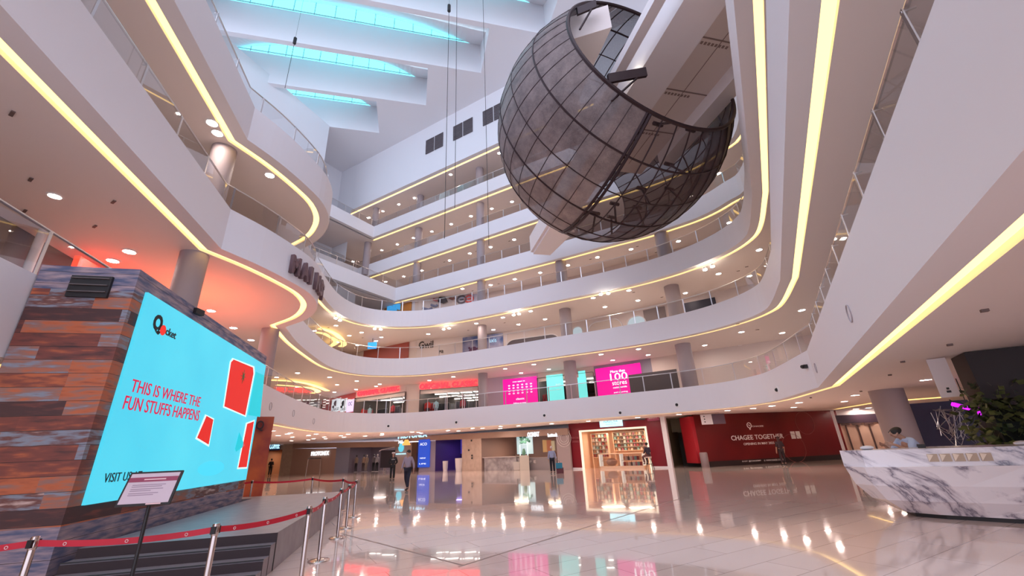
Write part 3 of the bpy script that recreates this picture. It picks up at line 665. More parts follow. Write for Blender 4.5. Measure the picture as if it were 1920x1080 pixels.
o = MB().ell((0, 0, .14), (.42, .16, .26), 14, 8).build('display_basket', mat('basket_peach', (.6, .36, .25), .6), None, True); M_ = Matrix.Translation(cc.location) @ Matrix.Rotation(ang, 4, 'Z'); o.location = M_ @ Vector((-.8, .06, .29)); tag(o, 'rounded peach basket inside the left half of the glazed counter', 'basket')
r_ = rect(1126, 1168, 783, 800, GRED, .1); panel('light_box', r_, emis('shop_sign_face', (.45, .85, .95), 1.4), 'pale blue lit box sign over the cosmetics shop', 'sign', .12, [('NAECYA', .2, .45, .26, .62, mat('sign_grey', (.25, .35, .45), .5)), ('beauty & body', .28, .2, .12, .45, MATS['sign_grey'])])
r_ = rect(1214, 1236, 779, 789, GRED, .05); panel('sign_board', r_, mat('rose_sign', (.5, .12, .22), .5), 'small rose sign high on the right crimson panel', 'sign', .05, [('BEAUTY', .15, .35, .35, .7, M_wtext)])
for px, py, h in ((1078, 819, .1), (1078, 826, .07)): letters('sign_lettering', 'NEW STORE' if h == .1 else 'OPENING', rect(px - 5, px + 8, py, py + 4, GRED, .01), mat('faint_rose', (.35, .08, .09), .5), 'faint rose words on the left crimson panel, %s line' % ('upper' if h == .1 else 'lower'), depth=.01)

# directional sign hanging before the hoarding
p0 = on_wall(1335, 786, (12.2, 28.2), (22, 30)); hs_ = empty('hanging_sign', p0, 'white and dark directional sign hanging before the crimson hoarding', 'sign')
b = MB(); b.box((-.35, 0, 0), (.7, .08, .62)); b.build('light_panel', mat('sign_white_face', (.75, .72, .75), .5), hs_); MB().box((.42, 0, 0), (.8, .08, .62)).build('dark_panel', mat('sign_dark_face', (.10, .06, .09), .5), hs_)
b = MB()
for sx_ in (-.45, .5): b.tube([(sx_, 0, .31), (sx_, 0, H1 - p0.z)], .02, 5)
b.build('hanger_rod', M_white, hs_)
b = MB()
for i in range(3): b.box((-.5, -.045, -.15 + .17 * i), (.07, .01, .07))
b.build('arrow_mark', M_black, hs_)
o = MB().lathe([(.22, 0), (.24, .05), (.24, .85), (.2, .9), (.17, .9), (.17, .8)], n=20).build('waste_bin', mat('bin_grey', (.22, .16, .16), .4), None, True); p = on_z(1316, 876, 0); o.location = p + Vector((-.05, -.75, 0)); tag(o, 'slim grey cylindrical bin at the left edge of the hoarding', 'bin')

# ------------------------------------------------------------------ first gallery: shops and screens
Z1 = ZT[1] - .12
def wall2(px0, px1, z0, z1, m, label, name='wall_back', poly=UW, gap=.0, y=745):
    a, d = hit(px0, y, poly); b_, d = hit(px1, y, poly); a = Vector((a.x, a.y, 0)); b_ = Vector((b_.x, b_.y, 0)); u = (b_ - a).normalized(); nn = u.cross(ZV); o = MB()
    o.prism([(0, z0), ((b_ - a).length, z0), ((b_ - a).length, z1), (0, z1)], a + nn * gap, u, ZV, nn * .08)
    return struct(o.build(name, m), label, 'wall')
M_clad = mat('clothes_dark', (.05, .045, .05), .7)
E_tube = emis('tube_white', (1.0, .95, .88), 5)
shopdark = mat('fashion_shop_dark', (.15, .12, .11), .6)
def fashion(px0, px1, ztop, label, nx, ny, tubelab):
    a, d = hit(px0, 760, UW); b_, d = hit(px1, 760, UW); a = Vector((a.x, a.y, 0)); b_ = Vector((b_.x, b_.y, 0)); u = (b_ - a).normalized(); nn = u.cross(ZV); w = (b_ - a).length
    a += nn * .3; b_ += nn * .3; c = b_ - nn * 14; d_ = a - nn * 14; o = MB()
    for p, q in ((a, d_), (d_, c), (c, b_)): o.face([p + ZV * Z1, q + ZV * Z1, q + ZV * (ztop + .35), p + ZV * (ztop + .35)])
    o.face([p + ZV * (ztop + .35) for p in (a, b_, c, d_)])
    struct(o.build('wall_back', shopdark), label, 'shop')
    ang = math.atan2(u.y, u.x); src = None
    for i in range(nx):
        for j in range(ny):
            p = a + u * (w * (i + .5 + .25 * (j % 2)) / (nx + .25)) - nn * (.8 + 2.3 * j) + ZV * (ztop + .26)
            if src is None: src = MB().box((0, 0, 0), (1.15, .22, .06)).build('tube_light', E_tube); o = src
            else: o = src.copy(); COL.objects.link(o)
            o.location = p; o.rotation_euler = (0, 0, ang + .3); tag(o, tubelab, 'tube light', tubelab)
    return a, u, nn, w, ang
# the wall behind the first gallery is opened by building it in pieces
for o_ in [o for o in bpy.data.objects if o.get('label', '') == 'plain back wall of the first gallery']: bpy.data.objects.remove(o_)
M_gw = MATS['gallery_wall']; M_cream = mat('cream_wall', (.74, .62, .54), .5)
zc2 = ZB[2]
fz = 6.72
wall2(440, 545, Z1, zc2, M_cream, 'plain wall of the first gallery at the far left end')
wall2(545, 606, fz + .2, zc2, M_cream, 'wall band above the far left fashion shop')
wall2(606, 668, Z1, zc2, mat('coral_red', (.62, .07, .05), .5), 'coral red wall with cartoon posters in the first gallery')
wall2(668, 762, fz, zc2, M_cream, 'cream band above the first fashion shop')
wall2(762, 788, Z1, zc2, M_cream, 'cream pier between the two fashion shops')
wall2(788, 898, fz, zc2, M_cream, 'cream band above the second fashion shop')
wall2(898, 1012, Z1, zc2, mat('lilac_wall', (.55, .45, .52), .5), 'lilac lit wall around the pink list screen')
wall2(1012, 1120, 6.95, zc2, M_cream, 'cream band above the cyan screens')
wall2(1120, 1232, Z1, zc2, mat('steel_grey_wall', (.30, .29, .34), .5), 'steel grey shopfront around the hundred stores screen')
wall2(1232, 1278, 6.6, zc2, M_cream, 'cream band above the lift lobby opening')
wall2(1278, 1560, Z1, zc2, mat('cream_boarding', (.70, .60, .54), .5), 'plain cream boarded frontage right of the broad column')
FA = fashion(668, 762, fz, 'dark interior of the first fashion shop', 4, 6, 'white tube light on the ceiling of the first fashion shop')
FB = fashion(788, 898, fz, 'dark interior of the second fashion shop', 4, 6, 'white tube light on the ceiling of the second fashion shop')
FC = fashion(1012, 1120, 6.9, 'dark interior behind the cyan screens', 3, 3, 'white tube light on the ceiling behind the cyan screens')
FD = fashion(545, 606, fz + .2, 'dim interior of the far left fashion shop', 2, 2, 'white tube light in the far left fashion shop')
o = MB(); a, d = hit(1255, 745, UW); nn = d.cross(ZV)
o.prism([(-1.6, 0), (1.6, 0), (1.6, 1.5), (-1.6, 1.5)], Vector((a.x, a.y, Z1)) - nn * 4, d, ZV, nn * .1)
struct(o.build('door_2', mat('lobby_door', (.12, .09, .08), .5)), 'dark grey lobby doors behind the lift sign', 'door')
letters('sign_lettering', 'OS', rect(1239, 1247, 719, 725, UW, -3.4), E_white, 'small white letters over the dark lobby doors')
letters('sign_lettering', 'ORIGINAL CLASSIC', rect(673, 750, 728, 738, UW, .12), E_red, 'red lit lettering over the left fashion shop', bold=.04)
letters('sign_lettering', 'ORIGINAL CLASSIC', rect(788, 896, 717, 727, UW, .12), E_red, 'red lit lettering over the fashion shop beside the grey column', bold=.04)
letters('sign_lettering', 'CLASSIC', rect(548, 600, 729, 741, UW, .05), E_red, 'red lit lettering at the far left end of the first gallery', bold=.04)
panel('screen', rect(945, 1009, 709, 760, UW, .10), E_pink, 'bright pink screen listing small white lines of text', 'screen', .1,
      [('now open at', .3, .84, .05, .36, E_text)] + [('o  o  o  o  o  o', .16, .72 - .1 * i, .05, .7, E_text) for i in range(4)] + [('classic', .38, .2, .07, .24, E_text), ('follow us now', .3, .06, .05, .36, E_text)])
panel('screen', rect(1120, 1206, 686, 742, UW, .10), E_pink, 'bright pink screen reading more than 100 stores', 'screen', .1,
      [('More than', .34, .78, .09, .32, E_text), ('100', .32, .52, .24, .38, E_text), ('stores', .35, .36, .12, .32, E_text), ('nationwide', .36, .25, .06, .3, E_text), ('and counting', .36, .08, .06, .3, E_text)])
panel('screen', rect(1027, 1058, 703, 755, UW, .10), E_cyan, 'wide cyan screen left of the grey column', 'screen', .1, [('just', .55, .6, .07, .3, M_wtext), ('enjoy every classic day', .1, .42, .05, .8, M_wtext)])
panel('screen', rect(1084, 1101, 696, 748, UW, .10), E_cyan, 'narrow cyan screen right of the grey column', 'screen', .1)
for (x0, x1, y0, y1, lab) in ((914, 935, 733, 752, 'pink and blue OC shield sign left of the pink list screen, upper one'), (916, 936, 756, 772, 'pale OC shield sign below the pink and blue one')):
    r_ = rect(x0, x1, y0, y1, UW, .1); e = empty('shield_sign', r_.o, lab, 'sign'); b = MB()
    shp = lambda k: [(r_.w * (.5 + (a - .5) * k), r_.h * (.5 + (c - .5) * k)) for a, c in ((.05, .95), (.95, .95), (.95, .4), (.5, .03), (.05, .4))]
    b.prism(shp(1), (0, 0, 0), r_.u, ZV, r_.n * .06); b.build('shield_back', emis('shield_white', (.95, .85, 1), 1.1), e)
    b = MB().prism(shp(.82), r_.n * .062, r_.u, ZV, r_.n * .02); b.build('shield_face', emis('shield_face' + lab[:4], (.55, .2, .75) if 'blue' in lab[:14] else (.75, .62, .7), .9), e)
    text_mesh('lettering', 'OC', r_.u * r_.w * .22 + ZV * r_.h * .42 + r_.n * .085, r_.u, ZV, r_.h * .34, E_text, r_.w * .56, .01, e)
for (x0, x1, lab, cl) in ((624, 640, 'black and white cartoon poster on the coral wall, left of two', (.75, .8, .85)), (641, 652, 'black and white cartoon poster on the coral wall, right of two', (.8, .85, .9))):
    r_ = rect(x0, x1, 748, 772, UW, .1); e = panel('wall_poster', r_, emis('poster_' + str(x0), cl, .9), lab, 'poster', .04, [('LARGE', .1, .1, .2, .8, mat('poster_ink', (.02, .02, .03), .6))])
    b = MB(); b.ell(r_.u * r_.w * .5 + ZV * r_.h * .65 + r_.n * .05, (.22, .05, .3)); b.ell(r_.u * r_.w * .3 + ZV * r_.h * .4 + r_.n * .05, (.18, .05, .16)); b.build('printed_shape', MATS['poster_ink'], e)
r_ = rect(653, 665, 749, 772, UW, .1); panel('light_box', r_, emis('lilac_box', (.75, .6, .95), 1.2), 'lilac lit OC badge at the right end of the coral wall', 'sign', .06, [('OC', .2, .5, .3, .6, MATS['poster_ink'])])
# garment racks and mannequins on the first gallery
def mannequin(label, loc, rz, top, bottom, skin=(.1, .08, .08), group=None):
    e = empty('mannequin', loc, label, 'mannequin', group, rz)
    b = MB().lathe([(.035, .86), (.15, .9), (.145, 1.05), (.12, 1.12), (.17, 1.34), (.15, 1.42), (.05, 1.46), (.05, 1.52)], n=12)
    for i, v in enumerate(b.v): b.v[i] = (v[0], v[1] * .6, v[2])
    b.tube([(-.19, 0, 1.38), (-.23, 0, 1.1), (-.22, .06, .84)], [.05, .04, .03], 7); b.tube([(.19, 0, 1.38), (.23, 0, 1.1), (.22, .06, .84)], [.05, .04, .03], 7)
    b.build('torso', mat('garment_%s' % str(top), top, .7), e, smooth=True)
    b = MB(); b.tube([(-.085, 0, .92), (-.1, .03, .5), (-.11, 0, .06)], [.085, .06, .045], 8); b.tube([(.085, 0, .92), (.1, .03, .5), (.11, 0, .06)], [.085, .06, .045], 8)
    b.build('legs', mat('garment_%s' % str(bottom), bottom, .7), e, smooth=True)
    MB().ell((0, .01, 1.62), (.08, .095, .115), 12, 8).build('head', mat('mannequin_%s' % str(skin), skin, .5), e, smooth=True)
    MB().lathe([(.2, 0), (.2, .02), (.03, .03)], n=16).build('base', M_steel, e)
    return e
for F, nm in ((FA, 'first'), (FB, 'second'), (FC, 'cyan screened')):
    a, u, nn, w, ang = F
    pl = [(.5, .07, .08), (.06, .06, .07), (.5, .48, .5), (.2, .2, .24), (.35, .33, .35), (.12, .02, .03)]
    for i in range(5 if nm != 'cyan screened' else 1):
        p = a + u * (w * (i + .6) / 5.4) - nn * (1.2 + (i % 3) * .8) + ZV * Z1
        g_ = empty('garment_rack', p, f'steel rack of hanging clothes in the {nm} fashion shop' if nm != 'cyan screened' else 'steel rack of hanging clothes behind the cyan screens', 'clothes rack', f'garment racks in the {nm} shop', ang)
        MB().tube([(-.6, 0, 0), (-.6, 0, 1.45), (.6, 0, 1.45), (.6, 0, 0)], .02, 6).build('rack_frame', M_steel, g_)
        src = None
        for j in range(7):
            if src is None: src = MB().prism([(-.2, 0), (.2, 0), (.22, .55), (.08, .66), (-.08, .66), (-.22, .55)], (0, 0, 0), (0, 1, 0), (0, 0, 1), (.05, 0, 0)).build('garment', mat('cloth_%d' % i, pl[i], .8), g_); gm = src
            else: gm = src.copy(); COL.objects.link(gm)
            gm.location = (-.5 + j * .16, 0, .74)
    if nm != 'cyan screened':
        for i, (f_, tp, bt, lab) in enumerate(((.12, (.55, .05, .04), (.03, .03, .04), 'red topped mannequin at the left of the %s fashion shop' % nm), (.26, (.35, .55, .62), (.3, .4, .5), 'pale blue dressed mannequin in the %s fashion shop' % nm), (.72, (.5, .06, .08), (.1, .02, .02), 'crimson dressed mannequin right of centre in the %s fashion shop' % nm))):
            mannequin(lab, a + u * w * f_ - nn * .5 + ZV * Z1, ang + math.pi, tp, bt)
        b = MB(); 
        for f_ in (.48, .74, .97): b = MB().tube([a + u * w * f_ + ZV * Z1, a + u * w * f_ + ZV * (fz - .0)], .04, 6); struct(b.build('door_frame', E_tube if f_ > 5 else M_white), f'slim white upright of the {nm} fashion shop glazing', 'frame')['group'] = f'glazing uprights of the {nm} fashion shop'

# ------------------------------------------------------------------ second and third gallery frontage
def w2(x0, x1, yt, yb, m, label, **k): return panel('wall_panel', rect(x0, x1, yt, yb, UW, .03), m, label, 'panel', .06, **k)
w2(683, 767, 645, 678, mat('brick_red', (.38, .09, .07), .6), 'dull red hoarding on the second gallery')
r_ = rect(786, 813, 640, 653, UW, .05); letters('sign_lettering', 'Gwil', r_, mat('sign_ink', (.06, .045, .04), .6), 'dark script lettering on the cream second gallery wall', depth=.03)
letters('sign_lettering', 'P2', rect(823, 832, 657, 662, UW, .05), MATS['sign_ink'], 'small dark P2 lettering on the cream second gallery wall', depth=.03)
bl = w2(868, 944, 630, 668, noise_color(mat('blue_mural', (.1, .2, .42), .5), (.03, .08, .25), (.45, .42, .55), .9, 4), 'blue printed hoarding behind the grey column on the second gallery', texts=[('axis', .66, .6, .2, .18, E_cyanw)])
b = MB(); r_ = rect(868, 944, 630, 668, UW, .03)
for i in range(14): b.ell(r_.u * (r_.w * random.uniform(.05, .4)) + ZV * (r_.h * random.uniform(.05, .45)) + r_.n * .08, (random.uniform(.1, .35), .04, random.uniform(.08, .25)), 8, 5)
b.build('printed_shape', mat('mural_maroon', (.12, .04, .10), .6), bl)
M_win2 = emis('soft_window', (.50, .60, .66), .75)
def arch_window(x0, x1, yt, yb, label, m):
    r_ = rect(x0, x1, yt, yb, UW, .05); e = empty('arched_window', r_.o, label, 'window'); w, h = r_.w, r_.h; rad = min(.45 * w, .6 * h); pts = [(0, 0), (w, 0)]
    pts += [(w - rad + rad * math.cos(t), h - rad + rad * math.sin(t)) for t in [i * math.pi / 16 for i in range(9)]] + [(rad - rad * math.sin(t), h - rad + rad * math.cos(t)) for t in [i * math.pi / 16 for i in range(9)]]
    MB().prism(pts, (0, 0, 0), r_.u, ZV, r_.n * .04).build('pane', m, e)
    MB().tube([r_.u * p[0] + ZV * p[1] + r_.n * .05 for p in pts], .05, 5, closed=True).build('frame', M_white, e)
arch_window(948, 1052, 632, 662, 'wide round cornered dark window at the left of the curved second gallery', mat('window_dark', (.12, .10, .11), .3))
arch_window(1074, 1093, 613, 634, 'small blue round cornered window right of the grey column', M_win2)
arch_window(1103, 1168, 601, 630, 'cream round cornered blank window on the second gallery', mat('blank_cream', (.62, .53, .47), .5))
arch_window(1176, 1212, 593, 618, 'blue grey round cornered window on the second gallery', M_win2)
w2(1208, 1250, 578, 612, mat('dim_panel', (.22, .17, .16), .5), 'dull brown shop panel left of the broad second gallery column')
w2(1283, 1345, 563, 592, mat('navy_panel', (.02, .018, .035), .5), 'navy shop board with white script right of the broad second gallery column', texts=[('~', .5, .15, .14, .45, M_wtext)])
fe = w2(722, 772, 556, 592, mat('orange_panel', (.62, .25, .04), .5), 'orange play shop wall on the third gallery')
letters('sign_lettering', 'FUN', rect(731, 752, 568, 584, UW, .2), emis('blue_letters', (.05, .35, .75), .9), 'bulky blue FUN letters on the orange wall', depth=.3, bold=.05)
mu = w2(774, 906, 550, 590, noise_color(mat('pale_mural', (.7, .72, .85), .5), (.55, .58, .75), (.82, .80, .86), .6, 5), 'pale printed mural with round food logos on the third gallery')
r_ = rect(774, 906, 550, 590, UW, .03)
for i, (px, py, rr_, cl) in enumerate(((819, 563, .35, (.55, .2, .2)), (831, 563, .4, (.08, .07, .08)), (866, 562, .45, (.15, .13, .15)), (880, 561, .42, (.75, .12, .1)), (802, 579, .5, (.2, .22, .35)), (815, 573, .35, (.25, .27, .4)), (848, 560, .25, (.3, .12, .1)))):
    p, d = hit(px, py, UW); p = p - r_.o + r_.n * .1
    b = MB(); q = [p + r_.u * rr_ * math.cos(t * math.pi / 8) + ZV * rr_ * .8 * math.sin(t * math.pi / 8) for t in range(16)]
    if i in (2, 3): b.tube(q, .09, 5, closed=True); b.tube([p - r_.u * .2, p + r_.u * .2], .08, 5)
    else: b.tube([p - r_.u * rr_ + ZV * .1, p + r_.u * rr_ * .3 - ZV * rr_ * .3, p + r_.u * rr_], .13 if i != 1 else .3, 5)
    b.build('printed_logo', mat('logo_%d' % i, cl, .6), mu)
# blue hanging sign on the second gallery
p = on_z(698, 648, 11.2); hb = empty('hanging_sign', p, 'small blue lit sign hanging from the second gallery ceiling', 'sign'); MB().box((0, 0, 0), (.8, .15, .6)).build('panel', emis('blue_sign', (.03, .35, .85), 1.1), hb); MB().tube([(0, 0, .3), (0, 0, ZB[3] - p.z)], .02, 5).build('hanger_rod', M_dark, hb)
# green doors on the fourth gallery
for i in range(9):
    q = Vector((-2.8, 35.3, 0)) + AD * 6.2; L0 = on_wall(748 + i * 19.5, 541 - i * 6.6, (q.x, q.y), (q.x + BD.x, q.y + BD.y)); L1 = on_wall(766 + i * 19.5, 535 - i * 6.6, (q.x, q.y), (q.x + BD.x, q.y + BD.y)); w = (L1 - L0).length
    g_ = empty('glazed_door', (L0.x, L0.y, ZT[4] - .12), 'dark green glazed door behind the fourth gallery rail', 'door', 'green glazed doors on the fourth gallery'); z_ = 1.95
    MB().prism([(0, 0), (w, 0), (w, z_), (0, z_)], (0, 0, 0), BD, ZV, -AD * .05).build('pane', mat('green_glass', (.02, .09, .045), .25), g_)
    MB().prism([(w - .16, 0), (w, 0), (w, z_), (w - .16, z_)], -AD * .05, BD, ZV, -AD * .05).build('frame', M_white, g_)
# second void with glowing edges deeper in the gallery ceilings
for nm, pts, z in (('trim_4', [(600, 615), (618, 619), (634, 626), (645, 636), (650, 646), (643, 651)], ZB[3] - .03), ('trim_5', [(508, 712), (545, 714), (580, 719), (605, 727), (619, 733)], ZB[2] - .03), ('trim_6', [(595, 622), (612, 625), (628, 633), (636, 641), (628, 648), (612, 654)], ZB[3] - .5), ('trim_7', [(520, 721), (560, 724), (590, 728), (602, 734), (590, 738)], ZB[2] - .5)):
    P = [on_z(x, y, z) for x, y in pts]; P = catmull([(p.x, p.y) for p in P], 5); b = MB(); Q = offset(P, .5)
    strip(b, P, Q, z, z); struct(b.build(nm, M_cove), 'curving glow strip around the second void, %s' % {'trim_4': 'upper gallery outer line', 'trim_5': 'first gallery outer line', 'trim_6': 'upper gallery inner line', 'trim_7': 'first gallery inner line'}[nm], 'cove light')

# ------------------------------------------------------------------ side walls of the ground floor
wl_ = MB(); wl_.face([(-31, 52.0, 0), (-24, 20, 0), (-24, 20, H1), (-31, 52.0, H1)]); wl_.face([(-24, 20, 0), (-15, -12, 0), (-15, -12, H1), (-24, 20, H1)])
struct(wl_.build('wall_left', MATS['corridor_olive']), 'dim side wall behind the video wall', 'wall')
struct(MB().face([(44, 18, 0), (30, -12, 0), (30, -12, H1), (44, 18, H1)]).build('wall_right', M_tan), 'tan side wall beyond the counter', 'wall')
# dark shop and red glow behind the first gallery on the left wing
A_ = on_z(0, 403, ZB[2]); 
b = MB(); q0 = Vector((-11.45, 2.9, 0)); q1 = q0 + CD * 13
b.face([q0 + ZV * Z1, q1 + ZV * Z1, q1 + ZV * (zc2 - .02), q0 + ZV * (zc2 - .02)])
struct(b.build('wall_left', mat('dark_shopfront', (.025, .012, .012), .5)), 'dark shopfront on the first gallery above the video wall', 'wall')
o = MB().lathe([(.10, Z1), (.10, zc2)], n=16).build('column', M_white, None, smooth=True); u_ = on_z(82, 432, zc2); o.location = (u_.x, u_.y, 0); struct(o, 'slim pale column on the first gallery left of the video wall', 'column')
p = on_wall(150, 496, (q0.x + .3, q0.y), (q1.x + .3, q1.y)); o = MB().box((0, 0, 0), (.15, 1.6, 1.0), R(14)).build('neon_sign', emis('neon_red', (1, .03, .01), 3)); o.location = (p.x + .2, p.y + .3, p.z - .45); tag(o, 'glowing red sign on the dark shopfront behind the video wall', 'sign')
area('red_sign_light', (p.x + 1.2, p.y + 3.0, 5.6), 2.5, 1.5, 80, (1, .16, .06), (.3, .3, 1))
area('red_sign_light', (-13.2, 17.5, 5.0), 3.0, 1.5, 32, (1, .22, .14), (0, 0, 1))

# ------------------------------------------------------------------ video wall
A0 = Vector((-6.56, 6.60, 0)); LW, LD, LH = 7.25, 1.42, 4.84
M_wood = mat('painted_planks', (.2, .1, .08), .6); n, l, bs = nodes(M_wood)
tc = n.new('ShaderNodeTexCoord'); sp = n.new('ShaderNodeSeparateXYZ'); l.new(tc.outputs['Object'], sp.inputs[0])
def mth(op, a, b=None):
    k = n.new('ShaderNodeMath'); k.operation = op
    for i, v in enumerate((a, b)):
        if v is None: continue
        if isinstance(v, (int, float)): k.inputs[i].default_value = v
        else: l.new(v, k.inputs[i])
    return k.outputs[0]
dist = n.new('ShaderNodeTexNoise'); dist.inputs['Scale'].default_value = 1.3; l.new(tc.outputs['Object'], dist.inputs[0])
zz = mth('FLOOR', mth('DIVIDE', sp.outputs[2], .215)); alo = mth('ADD', sp.outputs[0], sp.outputs[1])
cmb = n.new('ShaderNodeCombineXYZ'); l.new(zz, cmb.inputs[0]); wn1 = n.new('ShaderNodeTexWhiteNoise'); l.new(cmb.outputs[0], wn1.inputs[0])
xx = mth('FLOOR', mth('DIVIDE', mth('ADD', alo, mth('MULTIPLY', wn1.outputs[0], 2.0)), 1.35)); cm2 = n.new('ShaderNodeCombineXYZ'); l.new(zz, cm2.inputs[0]); l.new(xx, cm2.inputs[1])
wn2 = n.new('ShaderNodeTexWhiteNoise'); l.new(cm2.outputs[0], wn2.inputs[0])
st_ = n.new('ShaderNodeTexNoise'); st_.inputs['Scale'].default_value = 2.2; st_.inputs['Detail'].default_value = 8; mpp = n.new('ShaderNodeMapping'); mpp.inputs['Scale'].default_value = (1, 1, 6); l.new(tc.outputs['Object'], mpp.inputs[0]); l.new(mpp.outputs[0], st_.inputs[0])
key = mth('ADD', wn2.outputs[0], mth('MULTIPLY', mth('SUBTRACT', st_.outputs[0], .5), .75))
cr = n.new('ShaderNodeValToRGB'); cr.color_ramp.interpolation = 'EASE'
stops = [(0, (.07, .03, .03)), (.2, (.20, .055, .04)), (.38, (.50, .13, .05)), (.5, (.30, .15, .12)), (.62, (.24, .27, .33)), (.75, (.16, .06, .05)), (.88, (.62, .45, .40)), (1, (.32, .32, .38))]
while len(cr.color_ramp.elements) < len(stops): cr.color_ramp.elements.new(.5)
for e_, (p_, c_) in zip(cr.color_ramp.elements, stops): e_.position = p_; e_.color = (*c_, 1)
l.new(key, cr.inputs[0])
# top plank row and skirting planks are weathered slate blue
band = mth('MAXIMUM', mth('GREATER_THAN', sp.outputs[2], 4.42), mth('LESS_THAN', sp.outputs[2], .84)); mxc = n.new('ShaderNodeMixRGB'); cr2 = n.new('ShaderNodeValToRGB'); cr2.color_ramp.elements[0].position = .38; cr2.color_ramp.elements[1].position = .66
cr2.color_ramp.elements[0].color = (.09, .11, .20, 1); cr2.color_ramp.elements[1].color = (.42, .31, .33, 1); l.new(st_.outputs[0], cr2.inputs[0])
l.new(band, mxc.inputs[0]); l.new(cr.outputs[0], mxc.inputs[1]); l.new(cr2.outputs[0], mxc.inputs[2])
fr_ = mth('FRACT', mth('DIVIDE', sp.outputs[2], .215)); gap_ = mth('LESS_THAN', fr_, .03); mx2 = n.new('ShaderNodeMixRGB'); mx2.inputs[2].default_value = (.02, .012, .012, 1); l.new(gap_, mx2.inputs[0]); l.new(mxc.outputs[0], mx2.inputs[1]); l.new(mx2.outputs[0], bs.inputs['Base Color'])
rzl = math.atan2(CD.y, CD.x)
vw = empty('video_wall', A0, 'large plank clad video wall showing a cyan advertisement', 'video wall')
body = MB(); body.prism([(0, 0), (LW, 0), (LW, LD), (0, LD)], (0, 0, 0), (1, 0, 0), (0, 1, 0), (0, 0, LH)); body = body.build('body', M_wood, vw); body.rotation_euler = (0, 0, rzl)
qL = Vector((-8.36, 13.65, 0))
def onscr(x, y): p = on_wall(x, y, (qL.x, qL.y), (qL.x + CD.x, qL.y + CD.y)); return Vector(((p - A0).dot(CD), p.z))
bl_ = onscr(148, 948); tr_ = onscr(494, 685); su0, sv0, su1, sv1 = bl_.x, 1.08, tr_.x, 4.52
M_scr = emis('advert_cyan', (.06, .70, .95), .74)
n, l, bs = nodes(M_scr); tc = n.new('ShaderNodeTexCoord'); no = n.new('ShaderNodeTexNoise'); no.inputs['Scale'].default_value = .6; crr = n.new('ShaderNodeValToRGB'); crr.color_ramp.elements[0].color = (.05, .62, .88, 1); crr.color_ramp.elements[1].color = (.12, .82, 1, 1); l.new(tc.outputs['Object'], no.inputs[0]); l.new(no.outputs[0], crr.inputs[0]); l.new(crr.outputs[0], bs.inputs['Emission Color']); bs.inputs['Base Color'].default_value = (.02, .1, .12, 1)
b = MB(); b.prism([(su0, sv0), (su1, sv0), (su1, sv1), (su0, sv1)], SD * .0, CD, ZV, SD * .05); scr = b.build('screen', M_scr, vw)
SOFF = SD * .056
def scr_poly(name, pts, m, lift=0): P = [onscr(*p) for p in pts]; b = MB(); b.prism([(p.x, p.y) for p in P], SOFF + SD * lift, CD, ZV, SD * .004); return b.build(name, m, scr)
def scr_text(s, x0, y0, x1, y1, h, m, bold=.0): a = onscr(x0, y0); c = onscr(x1, y1); v = CD; return text_mesh('lettering', s, CD * a.x + ZV * a.y + SOFF, CD, ZV, h, m, c.x - a.x, .006, scr, bold=bold)
E_crim = emis('advert_crimson', (.75, .01, .08), .7); E_sred = emis('advert_red', (.95, .025, .015), .7); E_sred2 = emis('advert_red_pack', (.85, .02, .012), .7); E_teal = emis('advert_teal', (.0, .52, .62), .9); E_ink = mat('advert_ink', (.004, .01, .014), .6); E_line = emis('advert_white', (.6, .95, 1), 1.0)
scr_text('THIS IS WHERE THE', 232.5, 734, 365.5, 763, .215, E_crim, .004); scr_text('FUN STUFFS HAPPENS', 218, 767, 364, 788, .225, E_crim, .004)
a = onscr(273, 619); text_mesh('lettering', 'Q', CD * a.x + ZV * (a.y - .02) + SOFF, CD, ZV, .36, E_ink, .30, .006, scr, bold=.05)
scr_text('P', 286, 623, 291, 626, .15, E_ink, .02); scr_text('cket', 300, 627, 320, 634, .15, E_ink, .02)
a = onscr(296, 619); b = MB().lathe([(.10, 0), (.10, .004)], n=14); b.v = [tuple(CD * (a.x + v[0]) + ZV * (a.y + v[1]) + SOFF + SD * v[2]) for v in b.v]; b.build('red_dot', E_sred, scr)
scr_text('VISIT US AT', 181, 906, 254, 895, .14, E_ink, .0)
for nm, pts, m_, lf in (('pack_outline', [(424, 678), (429, 671), (471, 687), (472, 700), (455, 782), (411, 764)], E_line, 0), ('red_pack', [(426, 679), (431, 674), (468, 689), (469, 700), (453, 779), (413, 762)], E_sred2, .006),
   ('pack_outline', [(377, 777), (394, 785), (384, 838), (358, 823)], E_line, 0), ('red_pack', [(379, 780), (392, 787), (383, 834), (361, 821)], E_sred2, .006),
   ('teal_pack', [(474, 697), (490, 704), (482, 782), (459, 778)], E_teal, 0), ('pack_outline', [(455, 793), (472, 787), (457, 879), (438, 880)], E_line, 0), ('red_pack', [(457, 795), (470, 790), (456, 876), (440, 877)], E_sred2, .006),
   ('teal_pack', [(442, 811), (449, 828), (452, 836), (436, 847), (434, 842)], E_teal, .006)): scr_poly(nm, pts, m_, lf)
a = onscr(390, 878); b = MB(); b.prism([(a.x + .75 * math.cos(t * math.pi / 12), a.y + .17 * math.sin(t * math.pi / 12)) for t in range(24)], SOFF, CD, ZV, SD * .003); b.build('printed_oval', emis('advert_shadow', (.05, .56, .78), 1.0), scr)
for i in range(8):
    a = onscr(449, 706); b = MB(); t = i * math.pi / 4; r1 = .16 if i % 2 else .2; b.tube([CD * a.x + ZV * a.y + SOFF + SD * .014, CD * (a.x + r1 * math.cos(t)) + ZV * (a.y + r1 * math.sin(t)) + SOFF + SD * .014], [.02, .003], 4); b.build('printed_star_ray', mat('advert_green', (.12, .25, .1), .6), scr)
